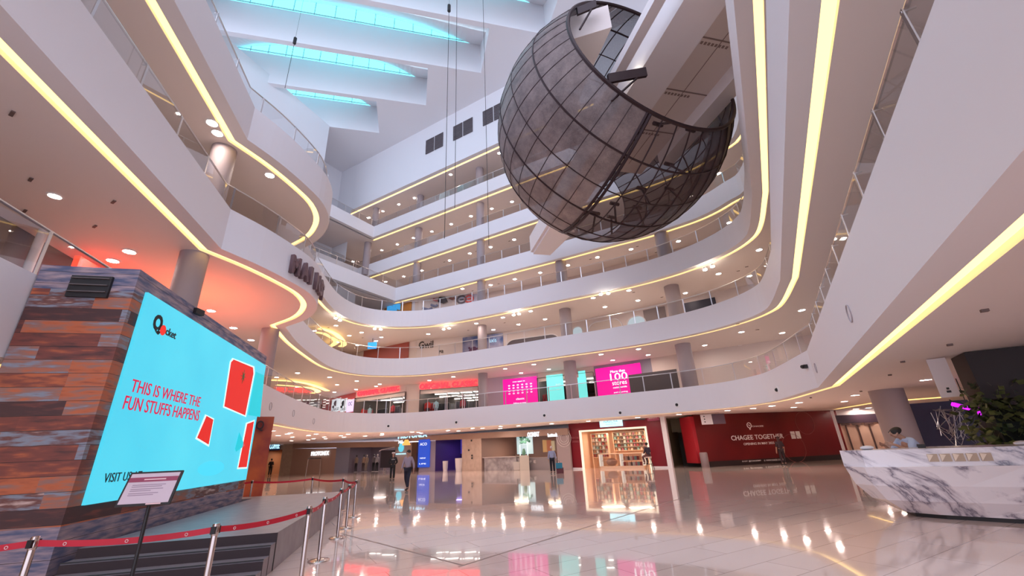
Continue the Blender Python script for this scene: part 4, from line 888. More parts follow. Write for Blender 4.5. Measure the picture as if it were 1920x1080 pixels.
# vent on the end face
vb = MB(); e_ = SD * -1
for nm, (u0, u1, v0, v1, t), m_ in (('vent_grille', (.34, .92, 4.28, 4.66, .05), M_black),):
    vb.prism([(u0, v0), (u1, v0), (u1, v1), (u0, v1)], (0, 0, 0), -SD, ZV, -CD * t)
vg = vb.build('vent_grille', M_black, vw)
for i in range(3): b = MB(); b.prism([(.36, 4.36 + .12 * i), (.90, 4.36 + .12 * i), (.90, 4.375 + .12 * i), (.36, 4.375 + .12 * i)], -CD * .05, -SD, ZV, -CD * .04); b.build('vent_slat', mat('vent_slat', (.12, .1, .1), .4), vg)
b = MB(); b.box(SD * .05 + CD * 2.15 + ZV * 4.75, (.1, .25, .12)).build('camera_arm', M_black, vw)

# ------------------------------------------------------------------ stage with steps
M_stage = noise_color(mat('stage_grey', (.24, .21, .23), .38), (.22, .19, .21), (.27, .24, .26), 4); M_riser = mat('stage_riser', (.035, .018, .02), .6); M_tread = mat('stage_tread', (.22, .19, .21), .4)
Q = Vector((-3.91, 7.49, 0)); zs = .52
sg = empty('stage', Q, 'low grey stage platform in front of the video wall', 'stage')
def grid(a, c, z=0): v = SD * a + CD * c; return Vector((v.x, v.y, z))
b = MB(); b.prism([(0, 0), (0, 8.0), (-6.5, 8.6), (-6.5, 7.6), (-2.62, 7.4), (-2.62, 0)], (0, 0, 0), SD, CD, ZV * zs); b.build('platform', M_stage, sg)
b = MB(); b.prism([(.0, .0), (-2.62, 0), (-2.62, -.01), (0, -.01)], ZV * .0, SD, CD, ZV * zs); b.build('riser', M_riser, sg)
b = MB(); b.tube([grid(0, 0, zs), grid(0, 0, 0)], .012, 4); b.build('edge_trim', M_black, sg)
for i, z in enumerate((.39, .26, .13)):
    st = MB(); c0_ = -.28 * i; st.prism([(0, c0_ - .011), (-2.62, c0_ - .011), (-2.62, c0_ - .28), (0, c0_ - .28)], (0, 0, 0), SD, CD, ZV * z); st = st.build('step', M_tread, sg)
    b = MB(); b.prism([(.004, c0_ - .28), (-2.62, c0_ - .28), (-2.62, c0_ - .292), (.004, c0_ - .292)], (0, 0, 0), SD, CD, ZV * (z - .02)); b.build('riser', M_riser, st)
    b = MB(); b.tube([grid(.004, c0_ - .28, z), grid(-2.62, c0_ - .28, z)], .012, 4); b.build('nosing', M_black, st)

# ------------------------------------------------------------------ stanchions
M_belt = mat('red_belt', (.55, .008, .03), .5); M_brm = mat('belt_mark', (.8, .55, .55), .5); M_post = mat('polished_steel', (.60, .5, .46), .18, 1.0)
posts = [((-7.2, 4.35), 'belt post at the left edge of the picture'), ((-5.08, 4.88), 'steel belt post in front of the plank wall, beside the steps'), ((-3.45, 5.26), 'steel belt post before the stage steps'), ((-3.05, 6.64), 'steel belt post by the front corner of the stage'), ((-3.42, 8.01), 'steel belt post second along the stage side'), ((-3.94, 10.03), 'steel belt post third along the stage side'), ((-4.25, 11.31), 'steel belt post fourth along the stage side'), ((-4.78, 13.2), 'steel belt post at the far outer corner of the belt line'), ((-5.75, 14.7), 'steel belt post just behind the far corner of the stage'), ((-7.54, 16.4), 'steel belt post behind the stage before the brown hoarding'), ((-9.5, 16.0), 'steel belt post near the far end of the video wall'), ((-11.0, 15.4), 'steel belt post hidden by the video wall')]
p_post = MB().tube([(0, 0, .03), (0, 0, .86)], .031, 12); p_head = MB().lathe([(.034, .84), (.036, .85), (.036, .95), (.03, .96)], n=12)
first = None
for i, ((x, y), lab) in enumerate(posts[:-1]):
    e = empty('belt_post', (x, y, 0), lab, 'belt barrier', 'steel belt posts around the stage')
    if first is None:
        ch = [p_post.build('post', M_post, e, True), p_head.build('head', M_post, e, True), MB().lathe([(.17, 0), (.17, .012), (.15, .025), (.05, .035)], n=28).build('base', M_post, e, True),
              MB().box((0, 0, .895), (.05, .098, .075)).build('belt_cassette', M_black, e)]; first = ch
    else:
        for c in first: d_ = c.copy(); COL.objects.link(d_); d_.parent = e
    if i + 1 < len(posts):
        nx = Vector((*posts[i + 1][0], 0)) - Vector((x, y, 0)); L = nx.length; t = nx.normalized(); off = .04
        b = MB(); pp = [t * (off + (L - 2 * off) * j / 8) + ZV * (.895 - .05 * (1 - (2 * j / 8 - 1) ** 2) * min(1, L / 2)) for j in range(9)]
        for j in range(8): b.face([pp[j] - ZV * .03, pp[j + 1] - ZV * .03, pp[j + 1] + ZV * .03, pp[j] + ZV * .03])
        bt = b.build('belt', M_belt, e); nn2 = Vector((t.y, -t.x, 0)); 
        if (EYE - Vector((x, y, 0))).dot(nn2) < 0: nn2 = -nn2
        nm_ = max(1, int(L / .42))
        for j in range(nm_):
            f_ = (j + .5) / nm_; c_ = t * (L * f_) + ZV * (.895 - .05 * (1 - (2 * f_ - 1) ** 2) * min(1, L / 2)) + nn2 * .006
            if y < 12: MB().tube([c_ + t * .014 * math.cos(q * math.pi / 4) + ZV * .014 * math.sin(q * math.pi / 4) for q in range(8)], .004, 4, closed=True).build('printed_ring', M_brm, bt)
# notice on a stand
ps = Vector((-3.98, 4.90, 0)); ss = empty('notice_stand', ps, 'black framed notice board on a slim black stand before the steps', 'sign stand')
ru = (SD * .92 - CD * .38).normalized(); ru = Vector((.985, .17, 0)).normalized(); rn = ru.cross(ZV); tilt = (ZV * .93 - rn * .36).normalized(); rc_ = ZV * 1.375 + rn * .06
MB().tube([(0, 0, .02), (0, 0, 1.36)], .018, 8).build('pole', M_black, ss); MB().lathe([(.19, 0), (.19, .015), (.03, .03)], n=24).build('base', M_black, ss)
FWd, FHt = .51, .345
b = MB().prism([(-FWd / 2, -FHt / 2), (FWd / 2, -FHt / 2), (FWd / 2, FHt / 2), (-FWd / 2, FHt / 2)], rc_, ru, tilt, ru.cross(tilt) * -.02); fb = b.build('frame', M_black, ss)
fn = ru.cross(tilt)
b = MB().prism([(-FWd / 2 + .02, -FHt / 2 + .02), (FWd / 2 - .02, -FHt / 2 + .02), (FWd / 2 - .02, FHt / 2 - .02), (-FWd / 2 + .02, FHt / 2 - .02)], rc_ + fn * .001, ru, tilt, fn * .003); pa_ = b.build('notice', mat('notice_paper', (.62, .5, .55), .3), ss)
b = MB().prism([(-FWd / 2 + .02, .065), (FWd / 2 - .02, .065), (FWd / 2 - .02, .112), (-FWd / 2 + .02, .112)], rc_ + fn * .0045, ru, tilt, fn * .002); b.build('title_band', mat('notice_band', (.30, .05, .10), .4), pa_)
for i, (a_, c_, y_, h_) in enumerate(((-.09, .12, .082, .012), (-.18, .14, .03, .007), (-.18, .11, .012, .007), (-.18, .13, -.012, .007), (-.18, .02, -.03, .007), (-.18, .1, -.055, .007), (-.18, .06, -.073, .007))):
    b = MB().prism([(a_, y_), (c_, y_), (c_, y_ + h_), (a_, y_ + h_)], rc_ + fn * (.0066 if i == 0 else .0042), ru, tilt, fn * .0008); b.build('text_line', M_brm if i == 0 else mat('notice_text', (.30, .21, .27), .5), pa_)
b = MB().prism([(.03, -.168), (.17, -.168), (.17, -.155), (.03, -.155)], rc_ + fn * .003, ru, tilt, fn * .004); b.build('clip', M_brm, ss)
# thin easel behind the belts
p = on_wall(585, 900, (-14, 27), (0, 27)); p.z = 0; es = empty('easel_frame', p, 'thin empty metal display frame before the brown hoarding', 'frame'); b = MB().tube([(-.45, 0, 0), (-.38, 0, 1.6), (.38, 0, 1.6), (.45, 0, 0)], .025, 5); b.build('frame', mat('easel_metal', (.25, .18, .15), .4, .6), es); MB().box((0, 0, 1.58), (.8, .05, .06)).build('crossbar', M_dark, es)
# Q pillar wrap beyond the video wall
r0 = on_z(485, 905, 0); pw = MB().box((0, 0, 1.63), (.62, .62, 3.24), R(30)); pw = pw.build('column', noise_color(mat('orange_wrap', (.5, .1, .04), .5), (.55, .12, .03), (.30, .04, .03), 1.2), None); d_ = pray(487, 850); d_ = Vector((d_.x, d_.y, 0)).normalized() * 20.5; pw.location = d_; struct(pw, 'orange wrapped square pillar past the video wall', 'column')
r_ = rect(480, 495, 789, 809, [(d_.x - 1, d_.y - .45 - .55), (d_.x + 1, d_.y - .45 + .55)], .02); letters('sign_lettering', 'Q', r_, mat('q_ink', (.03, .01, .015), .5), 'dark round letter Q on the orange pillar past the video wall')

# ------------------------------------------------------------------ marble counter
M_marble = mat('white_marble', (.8, .76, .78), .16); n, l, bs = nodes(M_marble)
tc = n.new('ShaderNodeTexCoord'); n1 = n.new('ShaderNodeTexNoise'); n1.inputs['Scale'].default_value = .55; n1.inputs['Detail'].default_value = 7; n1.inputs['Roughness'].default_value = .6; n1.inputs['Distortion'].default_value = 1.2
ab = n.new('ShaderNodeMath'); ab.operation = 'SUBTRACT'; ab.inputs[1].default_value = .5; a2 = n.new('ShaderNodeMath'); a2.operation = 'ABSOLUTE'; crm = n.new('ShaderNodeValToRGB')
crm.color_ramp.elements[0].position = .0; crm.color_ramp.elements[0].color = (.20, .18, .23, 1); crm.color_ramp.elements[1].position = .06; crm.color_ramp.elements[1].color = (.82, .77, .79, 1); e3 = crm.color_ramp.elements.new(.018); e3.color = (.58, .53, .57, 1)
l.new(tc.outputs['Object'], n1.inputs[0]); l.new(n1.outputs[0], ab.inputs[0]); l.new(ab.outputs[0], a2.inputs[0]); l.new(a2.outputs[0], crm.inputs[0]); l.new(crm.outputs[0], bs.inputs['Base Color'])
dk = empty('reception_counter', (8.5, 9.3, 0), 'long white marble reception counter shaped like a boat', 'counter'); D0 = Vector((8.5, 9.3, 0))
def loop(pts, z): return [Vector((x, y, z)) - D0 for x, y in pts]
base = [(8.05, 10.1), (7.85, 9.65), (8.1, 9.2), (8.55, 8.72), (9.15, 8.12), (10.3, 7.1), (11.6, 6.0), (12.2, 7.2), (10.9, 8.7), (9.3, 9.9)]
low = [(7.05, 9.9), (7.12, 9.45), (7.55, 9.08), (8.25, 8.62), (9.0, 8.10), (10.3, 7.1), (11.6, 6.0), (12.4, 7.1), (11.0, 8.9), (9.3, 10.2)]
topl = [(7.08, 9.95), (7.2, 9.50), (7.65, 9.16), (8.37, 8.72), (9.13, 8.20), (10.43, 7.2), (11.7, 6.15), (12.3, 7.1), (10.9, 8.85), (9.2, 10.1)]
def loft(name, loops, m_, cap=True):
    b = MB(); N = len(loops[0])
    for L in loops: b.v += [tuple(p) for p in L]
    for i in range(len(loops) - 1):
        for j in range(N): b.f.append([i * N + j, i * N + (j + 1) % N, (i + 1) * N + (j + 1) % N, (i + 1) * N + j]); b.mi.append(0)
    if cap: b.f.append(list(range(N))[::-1]); b.mi.append(0); b.f.append([(len(loops) - 1) * N + j for j in range(N)]); b.mi.append(0)
    return b.build(name, m_, dk)
def lerp_loop(a, c, t): return [(p[0] + (q[0] - p[0]) * t, p[1] + (q[1] - p[1]) * t) for p, q in zip(a, c)]
loft('lower_body', [loop(base, .07), loop(lerp_loop(base, low, .55), .32), loop(lerp_loop(base, low, .85), .6), loop(low, .95)], M_marble)
kick = lerp_loop(base, [(9.5, 8.6)] * 10, .06); loft('kick_plinth', [loop(kick, 0), loop(kick, .07)], M_dark)
loft('upper_band', [loop(topl, .95), loop(topl, 1.27)], M_marble)
# niches in the upper band, shade and lit wedge painted as flat colours
f1 = Vector((8.37, 8.72, 0)); fu = (Vector((9.13, 8.20, 0)) - f1).normalized(); fnn = fu.cross(ZV)
for i in range(5):
    o0 = f1 + fu * (-.40 + .185 * i) - D0 + fnn * .03
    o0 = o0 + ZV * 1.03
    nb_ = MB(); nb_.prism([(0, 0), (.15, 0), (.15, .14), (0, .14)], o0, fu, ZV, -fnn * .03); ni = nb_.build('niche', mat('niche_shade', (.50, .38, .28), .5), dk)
    MB().prism([(0, .0), (.09, .12), (0, .14)], o0 + fnn * .002, fu, ZV, fnn * .01).build('niche_lit_patch', mat('niche_cream', (.85, .72, .58), .5), ni)
for x, y, lab in ((9.5, 8.5, 'crumpled white packet on the counter top near the planting'), (7.55, 9.75, 'small clear plastic stand on the counter top at the left end')):
    o = MB().ell((0, 0, .04), (.16, .08, .045), 8, 5).build('paper_packet', mat('packet_white', (.7, .68, .7), .4), None, True); o.location = (x, y, 1.27); tag(o, lab, 'packet')
o = MB().box((0, 0, .035), (.12, .3, .07), R(-40)).build('keyboard_tray', M_black); o.location = (8.5, 9.5, 1.27); tag(o, 'low dark tray on the counter beside the seated attendant', 'tray')
tr = empty('camera_tripod', on_z(1632, 922, 0), 'small dark folding tripod legs on the floor left of the counter', 'tripod')
for i in range(3): q = i * 2.1; MB().tube([(0, 0, .42), (.17 * math.cos(q), .17 * math.sin(q), 0)], .016, 5).build('leg', M_dark, tr)

# ------------------------------------------------------------------ planting and hanging items behind the counter
pk = Vector((10.9, 9.75, 0)); gb = empty('hanging_planter', pk, 'dark hanging planter box with trailing plants behind the counter', 'planter')
MB().box((.55, -.2, 2.72), (1.9, 1.0, 1.06), R(-32)).build('planter_box', mat('planter_dark', (.02, .009, .008), .6), gb)
fo = MB(); rnd = random.Random(3)
for i in range(1700):
    c_ = Vector((rnd.uniform(-.75, 1.9), rnd.uniform(-.85, .45), 0)); ca, sa_ = math.cos(R(-32)), math.sin(R(-32)); c_ = Vector((c_.x * ca - c_.y * sa_, c_.x * sa_ + c_.y * ca, 0)); z = rnd.uniform(1.0, 2.55)
    if z > 2.2 and rnd.random() < .45: continue
    s_ = rnd.uniform(.09, .2); d1 = Vector((rnd.uniform(-1, 1), rnd.uniform(-1, 1), rnd.uniform(-.8, .3))).normalized() * s_; d2 = d1.orthogonal().normalized() * s_ * .45; p = c_ + ZV * z
    fo.face([p, p + d1 * .5 + d2, p + d1, p + d1 * .5 - d2])
tag(fo.build('foliage', noise_color(mat('leaf_dark', (.02, .05, .015), .5), (.012, .03, .012), (.13, .15, .04), 3), gb), kind='stuff')
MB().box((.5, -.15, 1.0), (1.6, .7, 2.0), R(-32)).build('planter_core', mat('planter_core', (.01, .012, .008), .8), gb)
hp = Vector((10.5, 10.6, 0)); o = empty('hanging_sign', (10.35, 10.3, 2.78), 'white hanging blade sign with tiny black pictograms beside the planter', 'sign')
MB().box((0, 0, 0), (.34, .1, .92), R(-42)).build('panel', mat('blade_white', (.75, .68, .68), .5), o); b = MB()
nf = Vector((-math.sin(R(42)), -math.cos(R(42)), 0))
for z_, s_ in ((-.26, .05), (-.33, .08)): b = MB().box(nf * .052 + ZV * z_, (s_, .008, .05), R(-42)); b.build('pictogram', M_black, o)
ng_ = on_wall(1806, 763, (14, 16), (18, 13.5)) - Vector((.35, 0, 0)); e = empty('neon_sign', ng_, 'glowing violet neon sign half hidden by the planting', 'sign')
MB().tube([(0, 0, .12), (.18, -.1, .02), (.3, -.2, -.06), (.48, -.3, -.1), (.5, -.33, -.3)], .07, 6).build('neon_tube', emis('neon_violet', (.62, .01, .85), 1.2), e); MB().tube([(.3, -.2, 0), (.3, -.2, H1 - ng_.z)], .015, 5).build('hanger_rod', M_dark, e)
o = MB().tube([(0, 0, 0)] + [(rnd.uniform(-.5, .7), rnd.uniform(-.2, .2), -rnd.uniform(.0, 1.6)) for i in range(46)], .012, 4).build('wire_sculpture', mat('silver_wire', (.6, .58, .6), .3, .8)); q_ = on_wall(1775, 790, (15, 19), (19, 16)); o.location = (q_.x, q_.y, 2.5); tag(o, 'tangled silver wire decoration before a dark shopfront at the right', 'decoration')
q_ = on_wall(1772, 800, (15.4, 19.6), (19.4, 16.6)); o = MB().box((0, 0, 1.4), (1.9, .1, 2.6), R(-36)).build('partition_screen', mat('indigo_panel', (.025, .015, .06), .4)); o.location = (q_.x, q_.y, 0); tag(o, 'dark indigo display panel behind the wire decoration', 'panel')
q_ = on_wall(1735, 800, (15, 20.6), (19, 17.6)); o = MB().box((0, 0, 1.4), (1.7, .1, 2.2), R(-36)).build('partition_screen', mat('cocoa_panel', (.10, .05, .035), .5)); o.location = (q_.x, q_.y, 0); tag(o, 'dark brown display panel left of the wire decoration', 'panel')

# ------------------------------------------------------------------ suspended mesh sphere
SC_ = Vector((5.266, 16.743, 16.465)); SR = 5.62
sn = Vector((.368, -.916, .16)).normalized(); se1 = Vector((0, 0, 1)).cross(sn).normalized(); se2 = sn.cross(se1)
def sph(th, ph, r=SR): th, ph = R(th), R(ph); return (sn * math.cos(th) + (se1 * math.cos(ph) + se2 * math.sin(ph)) * math.sin(th)) * r
def skin_mat(name, c1, c2, a_face, a_edge, scale, wire):
    m = bpy.data.materials.new(name); m.use_nodes = True; n = m.node_tree.nodes; l = m.node_tree.links; n.clear()
    o = n.new('ShaderNodeOutputMaterial'); mx = n.new('ShaderNodeMixShader'); t = n.new('ShaderNodeBsdfTransparent'); d = n.new('ShaderNodeBsdfPrincipled'); d.inputs['Roughness'].default_value = .5
    tc = n.new('ShaderNodeTexCoord'); no = n.new('ShaderNodeTexNoise'); no.inputs['Scale'].default_value = scale; no.inputs['Detail'].default_value = 9; no.inputs['Roughness'].default_value = .7
    cr = n.new('ShaderNodeValToRGB'); cr.color_ramp.elements[0].color = (*c1, 1); cr.color_ramp.elements[1].color = (*c2, 1); cr.color_ramp.elements[0].position = .3; cr.color_ramp.elements[1].position = .7
    l.new(tc.outputs['Object'], no.inputs[0]); l.new(no.outputs[0], cr.inputs[0]); l.new(cr.outputs[0], d.inputs['Base Color'])
    lw = n.new('ShaderNodeLayerWeight'); lw.inputs[0].default_value = .5; mr = n.new('ShaderNodeMapRange'); mr.inputs[3].default_value = a_face; mr.inputs[4].default_value = a_edge; l.new(lw.outputs['Facing'], mr.inputs[0])
    # fine woven wire: alternating density
    n2 = n.new('ShaderNodeTexNoise'); n2.inputs['Scale'].default_value = 26; n2.inputs['Detail'].default_value = 2; l.new(tc.outputs['Object'], n2.inputs[0])
    m1 = n.new('ShaderNodeMath'); m1.operation = 'MULTIPLY_ADD'; m1.inputs[1].default_value = wire; m1.inputs[2].default_value = -wire / 2; l.new(n2.outputs[0], m1.inputs[0])
    ad = n.new('ShaderNodeMath'); ad.operation = 'ADD'; ad.use_clamp = True; l.new(mr.outputs[0], ad.inputs[0]); l.new(m1.outputs[0], ad.inputs[1])
    l.new(ad.outputs[0], mx.inputs[0]); l.new(t.outputs[0], mx.inputs[1]); l.new(d.outputs[0], mx.inputs[2]); l.new(mx.outputs[0], o.inputs[0]); return m
M_skin = skin_mat('sphere_mesh_dense', (.085, .058, .058), (.25, .185, .175), .80, .97, 1.4, .45)
M_skin2 = skin_mat('sphere_mesh_open', (.035, .012, .014), (.06, .025, .025), .34, .95, 1.2, .1)
M_skin3 = skin_mat('sphere_mesh_dark', (.03, .01, .013), (.05, .02, .02), .62, 1.0, 1.2, .15)
M_rib = mat('sphere_rib', (.03, .012, .014), .5, .3)
sp_ = empty('mesh_sphere', SC_, 'huge suspended brown wire mesh sphere with an open front', 'sphere sculpture')
def patch(name, p0, p1, m_, t0=48.2, t1=139, nt=30, dr=0):
    b = MB(); npx = max(2, int((p1 - p0) / 4)); g = []
    for i in range(nt + 1):
        for j in range(npx + 1): b.v.append(tuple(sph(t0 + (t1 - t0) * i / nt, p0 + (p1 - p0) * j / npx, SR + dr)))
    for i in range(nt):
        for j in range(npx): a = i * (npx + 1) + j; b.f.append([a, a + 1, a + npx + 2, a + npx + 1]); b.mi.append(0)
    return b.build(name, m_, sp_, True)
patch('dense_skin', -260, -112, M_skin); patch('open_skin', -112, -70, M_skin2, dr=-.01); patch('dark_skin', -70, 100, M_skin3, dr=-.01)
for j in range(40):
    ph = j * 9.0 - 4
    MB().tube([sph(48.2 + (139 - 48.2) * i / 16, ph, SR + .005) for i in range(17)], .03 if -112 < ((ph + 180) % 360) - 180 < 100 else .017, 5).build('rib', M_rib, sp_, True)
for k, th in enumerate((66, 82, 97, 112, 126, 139)):
    MB().tube([sph(th, ph * 6, SR) for ph in range(60)], .045 if k % 2 == 0 else .028, 5, closed=True).build('hoop', M_rib, sp_, True)
MB().tube([sph(48.2, ph * 5) for ph in range(72)], .085, 6, closed=True).build('rim', M_rib, sp_, True)
b = MB()
for dphi in (-112, -110.2): b.tube([sph(48.2 + 90.8 * i / 20, dphi, SR - .02) for i in range(21)], .07, 5)
b.build('seam_beam', M_rib, sp_, True)
for i in range(16):
    t_ = 50 + i * 5.4; MB().tube([sph(t_, -112, SR - .05), sph(t_ + (2.7 if i % 2 else -2.7), -108.5, SR - .45), sph(t_ + 2.7, -110, SR - .1)], .035, 4).build('seam_lattice', M_rib, sp_)
for th, ph in ((48.2, -97), (48.2, -66), (66, -78), (82, -88), (82, -66), (97, -96), (97, -80), (112, -100), (112, -88)):
    a_ = sph(th, ph, SR - .05); c_ = sph(th, ph, SR - 1.05); MB().tube([a_, c_], .05, 5).tube([c_ - se1 * .22, c_ + se1 * .22], .09, 5).build('strut', M_rib, sp_)
for (px, py, px2, py2) in ((1140, 148, 1197, 157), (1082, 22, 1106, 30)):
    d0 = pray(px, py); d1 = pray(px2, py2); t_ = (SC_ + sn * SR * .66 - EYE).dot(sn)
    a_ = EYE + d0 * (t_ / d0.dot(sn)) - SC_; c_ = EYE + d1 * (t_ / d1.dot(sn)) - SC_; ax = (c_ - a_).normalized(); c_ = c_ + sn * .5
    b = MB(); b.prism([(-.05, -.22), (.05, -.22), (.05, .22), (-.05, .22)], a_, sn, ZV, c_ - a_); b.build('bracket_beam', M_rib, sp_); MB().tube([c_ - ZV * .2 - (c_ - a_) * .25, a_ - ZV * 1.1], .045, 5).build('bracket_brace', M_rib, sp_)

# ------------------------------------------------------------------ footbridge through the sphere
br_ = empty('footbridge', grid(9.6, 14, 16.1), 'white footbridge running through the mesh sphere to the fourth gallery', 'bridge'); B0 = Vector(br_.location)
def bx(b, s0, s1, c0, c1, z0, z1): b.prism([(s0, z0), (s1, z0), (s1, z1), (s0, z1)], grid(0, c0) - B0, SD, ZV, CD * (c1 - c0))
M_br = mat('bridge_white', (.80, .74, .74), .5); M_bs = mat('bridge_soffit', (.72, .62, .58), .6)
b = MB(); bx(b, 8.75, 8.95, 5.5, 28.3, 16.1, 17.5); bx(b, 8.95, 10.35, 5.5, 28.3, 16.1, 16.4); b.build('main_beam', M_br, br_)
b = MB(); bx(b, 12.95, 13.15, 4, 16.5, 16.1, 17.5); bx(b, 13.15, 13.75, 4, 16.5, 16.1, 16.4); b.build('side_beam', M_br, br_)
b = MB(); bx(b, 10.35, 12.95, 4, 18.3, 16.75, 16.95); deck = b.build('deck_soffit', M_bs, br_)
for c_ in (9.6, 12.2, 14.8):
    b = MB(); bx(b, 10.36, 12.94, c_, c_ + .05, 16.72, 16.76); b.build('soffit_groove', mat('groove_brown', (.28, .2, .18), .6), deck)
    for k in range(9): b = MB(); bx(b, 10.7 + k * .17, 10.8 + k * .17, c_ + .2, c_ + .32, 16.735, 16.755); b.build('vent_slot', MATS['groove_brown'], deck)
b = MB(); bx(b, 11.7, 11.73, 6, 17.5, 16.735, 16.755); b.build('soffit_groove', MATS['groove_brown'], deck)
b = MB(); bx(b, 7.72, 8.12, 6.5, 13.5, 16.1, 16.5); b.build('edge_beam', M_br, br_)
b = MB(); b.prism([(8.95, 28.2), (10.35, 28.2), (10.9, 24), (8.95, 22)], Vector((0, 0, 15.9)) - B0, SD, CD, ZV * .2); b.build('splayed_landing', M_br, br_)
cw_ = empty('service_canopy', grid(6.2, 13, 18.5), 'white angular ceiling box with a dark grille seen through the sphere opening', 'canopy'); W0 = Vector(cw_.location)
b = MB(); b.prism([(6.0, 12.0), (7.7, 11.0), (7.7, 14.5), (6.0, 14.5)], grid(0, 0, 18.3) - W0, SD, CD, ZV * 1.4); b.build('body', M_bs, cw_)
b = MB(); b.prism([(5.0, 14.6), (7.6, 14.6), (7.6, 16.2), (5.0, 16.2)], grid(0, 0, 17.4) - W0, SD, CD, ZV * .9); gr_ = b.build('grille_box', mat('grille_brown', (.30, .23, .22), .6), cw_)
for k in range(10): b = MB(); b.prism([(5.1 + k * .25, 14.55), (5.2 + k * .25, 14.55), (5.2 + k * .25, 16.1), (5.1 + k * .25, 16.1)], grid(0, 0, 17.36) - W0, SD, CD, ZV * .05); b.build('grille_slat', M_dark, gr_)
o = MB().ell((0, 0, 0), (.14, .14, .12), 12, 8).build('bridge_lamp', emis('flood_white', (1, .95, .75), 18)); o.location = on_wall(1186, 142, (5.5, 13.2), (8.5, 12.5)); tag(o, 'bright small lamp glowing beside the footbridge inside the sphere', 'lamp')
tk = MB().tube([(0, 0, 0), (0, 0, 1.2)], .03, 5)

# ------------------------------------------------------------------ suspended cables
for (x, y0, y1, dist, lab, wt) in ((842, 15, 447, 19, 'left of two long hanging cables, with a small black weight high up', True), (857, -30, 390, 19.5, 'right of two long hanging cables beside the louvres', False), (905, -30, 460, 22, 'thin hanging cable closest to the mesh sphere', False), (553, 76, 172, 26, 'short hanging cable with a black weight near the skylights', True)):
    d0 = pray(x, y0); d1 = pray(x - (10 if wt and dist < 20 else 0), y1); h0 = EYE + d0 * (dist / math.hypot(d0.x, d0.y)); h1 = EYE + d1 * (dist / math.hypot(d1.x, d1.y))
    e = empty('hanging_cable', h0, lab, 'cable'); zt_ = max(h0.z, ZC) if not wt else h0.z
    MB().tube([(0, 0, zt_ - h0.z), (0, 0, h1.z - h0.z)], .017, 5).build('wire', M_dark, e)
    if wt: MB().lathe([(.05, -.35), (.11, -.3), (.11, .25), (.05, .3)], n=10).build('weight', M_black, e); MB().tube([(0, 0, .2), (0, 0, ZC + 4 - h0.z)], .008, 4).build('upper_wire', M_dark, e)

# ------------------------------------------------------------------ downlights
DL = {1: [(522, 816), (548, 819), (579, 816), (578, 824), (588, 822), (608, 819), (611, 822), (547, 826), (645, 819), (685, 817), (773, 808), (886, 801), (939, 797), (1412, 765), (1488, 763), (1498, 754), (1603, 740), (1583, 752), (1735, 711), (1605, 766), (1628, 764), (1646, 766), (1717, 757), (1725, 762)],
 2: [(103, 367), (243, 471), (396, 582), (438, 614), (471, 637), (212, 488), (558, 699), (519, 707), (618, 707), (632, 721), (557, 725), (669, 714), (668, 730), (627, 735), (600, 740), (712, 720), (705, 724), (805, 713), (850, 706), (947, 691), (1001, 683), (977, 699), (1029, 692), (1127, 664), (1197, 654), (1149, 675), (1215, 665), (1321, 647), (1390, 622), (1466, 624), (1437, 649), (1388, 648), (1461, 659), (1503, 581), (1466, 624)],
 3: [(398, 230), (408, 249), (506, 328), (630, 610), (655, 629), (678, 623), (715, 632), (705, 639), (670, 647), (604, 617), (590, 620), (803, 626), (893, 606), (925, 618), (943, 595), (995, 583), (972, 608), (1022, 598), (1112, 558), (1134, 575), (1179, 544), (1196, 563), (1285, 549), (1347, 513), (1405, 517), (1423, 468)],
 4: [(867, 541), (920, 534), (965, 523), (1013, 511), (1065, 497), (1120, 482), (1183, 467), (1272, 452), (1367, 417)],
 5: [(723, 528), (757, 518), (791, 507), (843, 488), (881, 475), (920, 463), (964, 449), (1348, 325), (1297, 368)],
 6: [(662, 490), (716, 469), (745, 458), (775, 446), (810, 434), (846, 420), (883, 405), (922, 391), (960, 378)],
 7: [(692, 408), (718, 396), (748, 383), (777, 371), (845, 327), (936, 287)]}
where = {1: 'over the ground floor', 2: 'over the first gallery', 3: 'over the second gallery', 4: 'over the third gallery', 5: 'over the fourth gallery', 6: 'over the fifth gallery', 7: 'over the top gallery'}
proto = None
for k, L in DL.items():
    for i, (x, y) in enumerate(L):
        p = on_z(x, y, ZB[k])
        if k == 1 and 760 < x < 1000: p += Vector((p.x, p.y, 0)).normalized() * 1.3
        p.z = ZB[k]
        big = 1.0 if p.length < 16 else 1.3
        if proto is None:
            e = empty('downlight', p, '', 'downlight'); MB().lathe([(.13, 0), (.15, 0), (.155, -.02), (.12, -.025), (.115, -.005)], n=18, caps=False).build('trim_ring', M_ring, e); MB().lathe([(.0005, -.008), (.118, -.008)], n=18, caps=False).build('diffuser', M_down, e); proto = e
        else: e = dup(proto, p)
        e['label'] = 'extra downlight added for brightness in the ceiling ' + where[k]; e['group'] = 'downlights ' + where[k]; e.scale = (big, big, big); e.location = p
for ch in proto.children: pass
# extra downlights added out of sight behind the first parapet to brighten the shops
G_ = OUT[1]; last = None
for off, st_ in ((2.0, 2.6), (5.0, 3.2)):
    O_ = offset(G_, off) if off < 3 else [p + (p - Vector((0, 12, 0))).normalized() * 4.6 for p in G_]; last = None
    for p in O_:
        if p.y < (14 if p.x < 0 else (23 if off < 3 else 99)): continue
        if last is None or (p - last).length > st_:
            last = p.copy(); e = dup(proto, (p.x, p.y, ZB[1])); e['label'] = 'extra downlight added for brightness in the ceiling ' + where[1]; e['group'] = 'downlights ' + where[1]; e.scale = (1.3, 1.3, 1.3)
